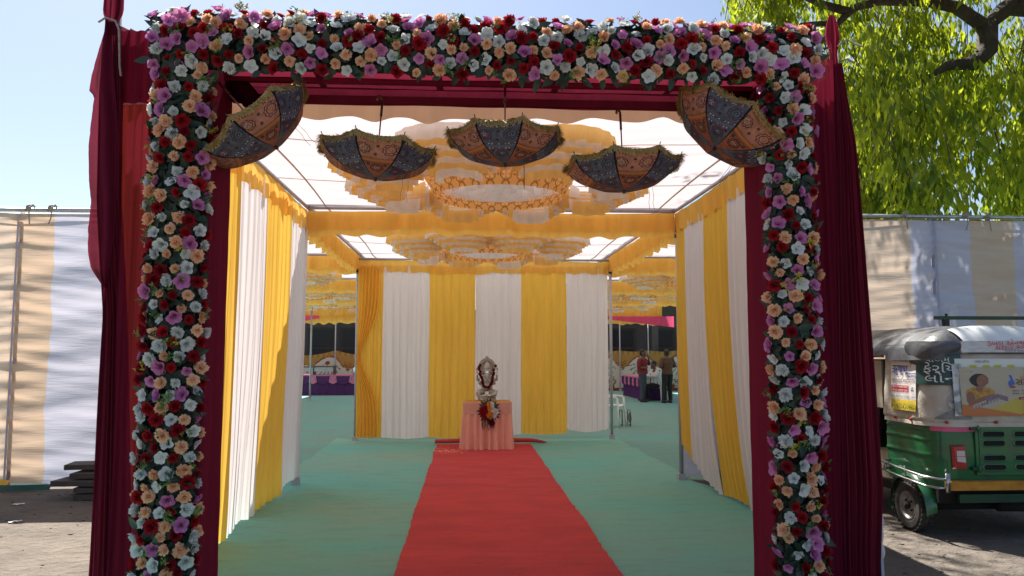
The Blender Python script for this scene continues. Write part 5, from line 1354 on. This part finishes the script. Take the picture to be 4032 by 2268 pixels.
# faint grey printed portrait low on the corner
def port(a, b):
    c = np.array((.60, .56, .50)); d = math.hypot((a - .55) / .22, (b - .68) / .26); g_ = np.array((.30, .28, .27))
    if d < 1: c = g_ * (1.15 if b > .75 else .95) * (1 + .3 * nz(a * 12, b * 12))
    if d < 1 and b < .62: c = np.array((.48, .46, .44))
    if b < .42 and abs(a - .55) < .14 + (.42 - b) * 1.1: c = g_ * .75 * (1 + .3 * nz(a * 8, b * 8))
    if d < 1 and abs(b - .70) < .025 and (abs(a - .46) < .05 or abs(a - .64) < .05): c = g_ * .45
    return c
pp = awall('printed_portrait', AL1 + .14, AL1 + ALa + .12, 1.02, 1.24, M['pvc'], E1 - .004, 50, 50, None, port)
bm = bmesh.new(); bm.from_mesh(pp.data); lay = bm.verts.layers.float_color['Col']
bmesh.ops.delete(bm, geom=[f_ for f_ in bm.faces if all(abs(v_[lay][0] - .60) < .004 for v_ in f_.verts)], context='FACES'); bm.to_mesh(pp.data); bm.free()
# rear posters
P0 = AL1 + ALa + .02
fl = awall('torn_film', P0 - .05, P0 + .03, 1.05, 1.50, M['film'], .048, 12, 40, None, None, wr=.016, seed=4)
awall('under_poster', P0 - .02, P0 + 1.0, 1.46, 1.545, M['pvc'], .033, 60, 16, None, lambda a, b: (.72, .73, .70) if not (b < .35 and abs(((a * 9) % 1) - .5) < .3 and .12 < a < .55) else (.55, .55, .03))
ctext('WIN UPTO', .028, .13, M['k_ink'], P0 + .16, 1.51, .044, fl)
def poster(a, b):
    W_, H_ = .98, .50; x = a * W_; y = b * H_
    c = np.array((.47, .41, .30)) * (1 + .05 * nz(x * 6, y * 6))
    hill = .02 + .16 * math.exp(-((x - .62) / .26) ** 2) + .0
    if y < hill + .03 and x > .16: c = np.array((.55, .42, .06))
    if y < .12 - .20 * x + .0 and x < .6: c = np.array((.52, .17, .04))
    if y < .015 + .10 * max(0, x - .55): c = np.array((.55, .16, .05))
    skin_ = np.array((.27, .12, .075)); hairc = np.array((.02, .015, .015)); blou = np.array((.45, .24, .04))
    # woman bent over needlework: hair, face, blouse, arms, cloth
    if math.hypot((x - .175) / .085, (y - .365) / .07) < 1 and y < .44: c = hairc if math.hypot((x - .205) / .055, (y - .355) / .065) > 1 else skin_ * (1 + .25 * nz(x * 40, y * 40))
    if math.hypot((x - .115) / .03, (y - .37) / .03) < 1: c = hairc
    if abs(x - .19) < .03 and .28 < y < .31: c = skin_ * .8
    if math.hypot((x - .175) / .135, (y - .235) / .065) < 1: c = blou * (1 + .4 * nz(x * 30, y * 30))
    if math.hypot((x - .17) / .035, (y - .275) / .03) < 1: c = skin_
    if math.hypot((x - .085) / .04, (y - .18) / .07) < 1: c = skin_ * .95
    t_ = min(1, max(0, (x - .08) / .22)); ay = .125 + .085 * t_
    if .06 < x < .30 and abs(y - ay) < .026 - .008 * t_: c = skin_
    if .22 < x < .42 and abs(y - (.20 - .35 * abs(x - .33))) < .025: c = np.array((.10, .03, .08)) if (int(x * 130) + int(y * 130)) % 3 else np.array((.45, .38, .42))
    if .10 < x < .34 and abs(y - (.085 + .35 * (x - .10))) < .014: c = np.array((.05, .04, .05)) if int(x * 160) % 2 else np.array((.5, .48, .45))
    if math.hypot((x - .455) / .022, (y - .33) / .035) < 1 or (abs(x - .48 + (y - .34) * .3) < .012 and .32 < y < .42): c = np.array((.04, .13, .45))
    if math.hypot((x - .47) / .03, (y - .295) / .014) < 1: c = np.array((.35, .08, .03))
    if abs(x - .60) < .012 and .43 < y < .49: c = np.array((.05, .06, .18))
    if math.hypot(x - .11, (y - .455) * 1.4) < .016: c = np.array((.20, .35, .50))
    if abs(x - .06) < .03 and abs(y - .455) < .01: c = np.array((.6, .35, .12))
    if .52 < x < .68 and abs(y - .175) < .014: c = np.array((.22, .02, .03))
    return np.clip(c, 0, 1)
po = awall('fair_poster', P0 + .0, P0 + .98, 1.055, 1.47, M['pvc'], .056, 200, 110, None, poster, wr=.003, seed=3)
PE = .062
ctext('સરસ મેળો', .085, .36, M['br_ink'], P0 + .50, 1.315, PE, po)
ctext('૨૦૨૪', .045, .12, M['br_ink'], P0 + .74, 1.275, PE, po)
for q, (tx, w_, z_) in enumerate([('ગ્રામ વિકાસ વિભાગ', .28, 1.385), ('વિવિધ મહિલા સ્વસહાય જૂથ', .30, 1.362)]): ctext(tx, .024, w_, M['o_ink'], P0 + .54, z_, PE, po)
for q, (tx, w_, z_) in enumerate([('સ્થળ : નગર સેવા સદન મેદાન, મુખ્ય માર્ગ', .46, 1.262), ('સમય : સવારે ૧૦ થી રાત્રે ૯ સુધી', .40, 1.238)]): ctext(tx, .020, w_, M['br_ink'], P0 + .46, z_, PE, po)
ctext('મુખ્ય આકર્ષણો :', .020, .13, M['w_ink'], P0 + .535, 1.192, PE, po)
for q, tx in enumerate(['• આર્ટિફિશિયલ જ્વેલરી', '• વિવિધ હસ્તકલાની', '• ખાણી પીણી સ્ટોલ', '• ગૃહ સજાવટ', '• માટીકામ']): ctext(tx, .022, [.2, .24, .2, .16, .15][q], M['br_ink'], P0 + .54, 1.162 - .024 * q, PE, po)
# banner over the rear of the hood
bn = awall('slogan_banner', P0 + .04, P0 + 1.0, 1.60, 1.70, M['pvc'], .052, 60, 14, None, lambda a, b: np.array((.60, .60, .60)) * (1 + .25 * nz(a * 14, b * 5)), wr=.010, seed=6)
ctext('ડબલ એન્જિન', .070, .42, M['r_ink'], P0 + .27, 1.655, .066, bn); ctext('સરકાર >>', .055, .26, M['r_ink'], P0 + .34, 1.622, .066, bn); ctext('ડબલનો દેખાવ', .030, .2, M['b_ink'], P0 + .42, 1.604, .066, bn)
v = []
def bt(u, w):
    x = 4.30 + 1.0 * u; q = roofpt((x - AX0 + .05) / (AX1 - AX0 + .1), .012 + .060 * w); return (q[0], q[1] - .012, q[2] + .012)
v, f = grid(bt, 50, 8); obj('white_banner_top', v, f, M['w_ink'], AR)
# pink tape on the green body
awall('pink_tape', AL1 + .10, AL1 + ALa + .22, .915, .955, M['pinktape'], .02, 20, 4)
awall('cream_hem', 0, ALEN, .955, .99, M['canvas'], .028, 100, 4, None, None, wr=.008)
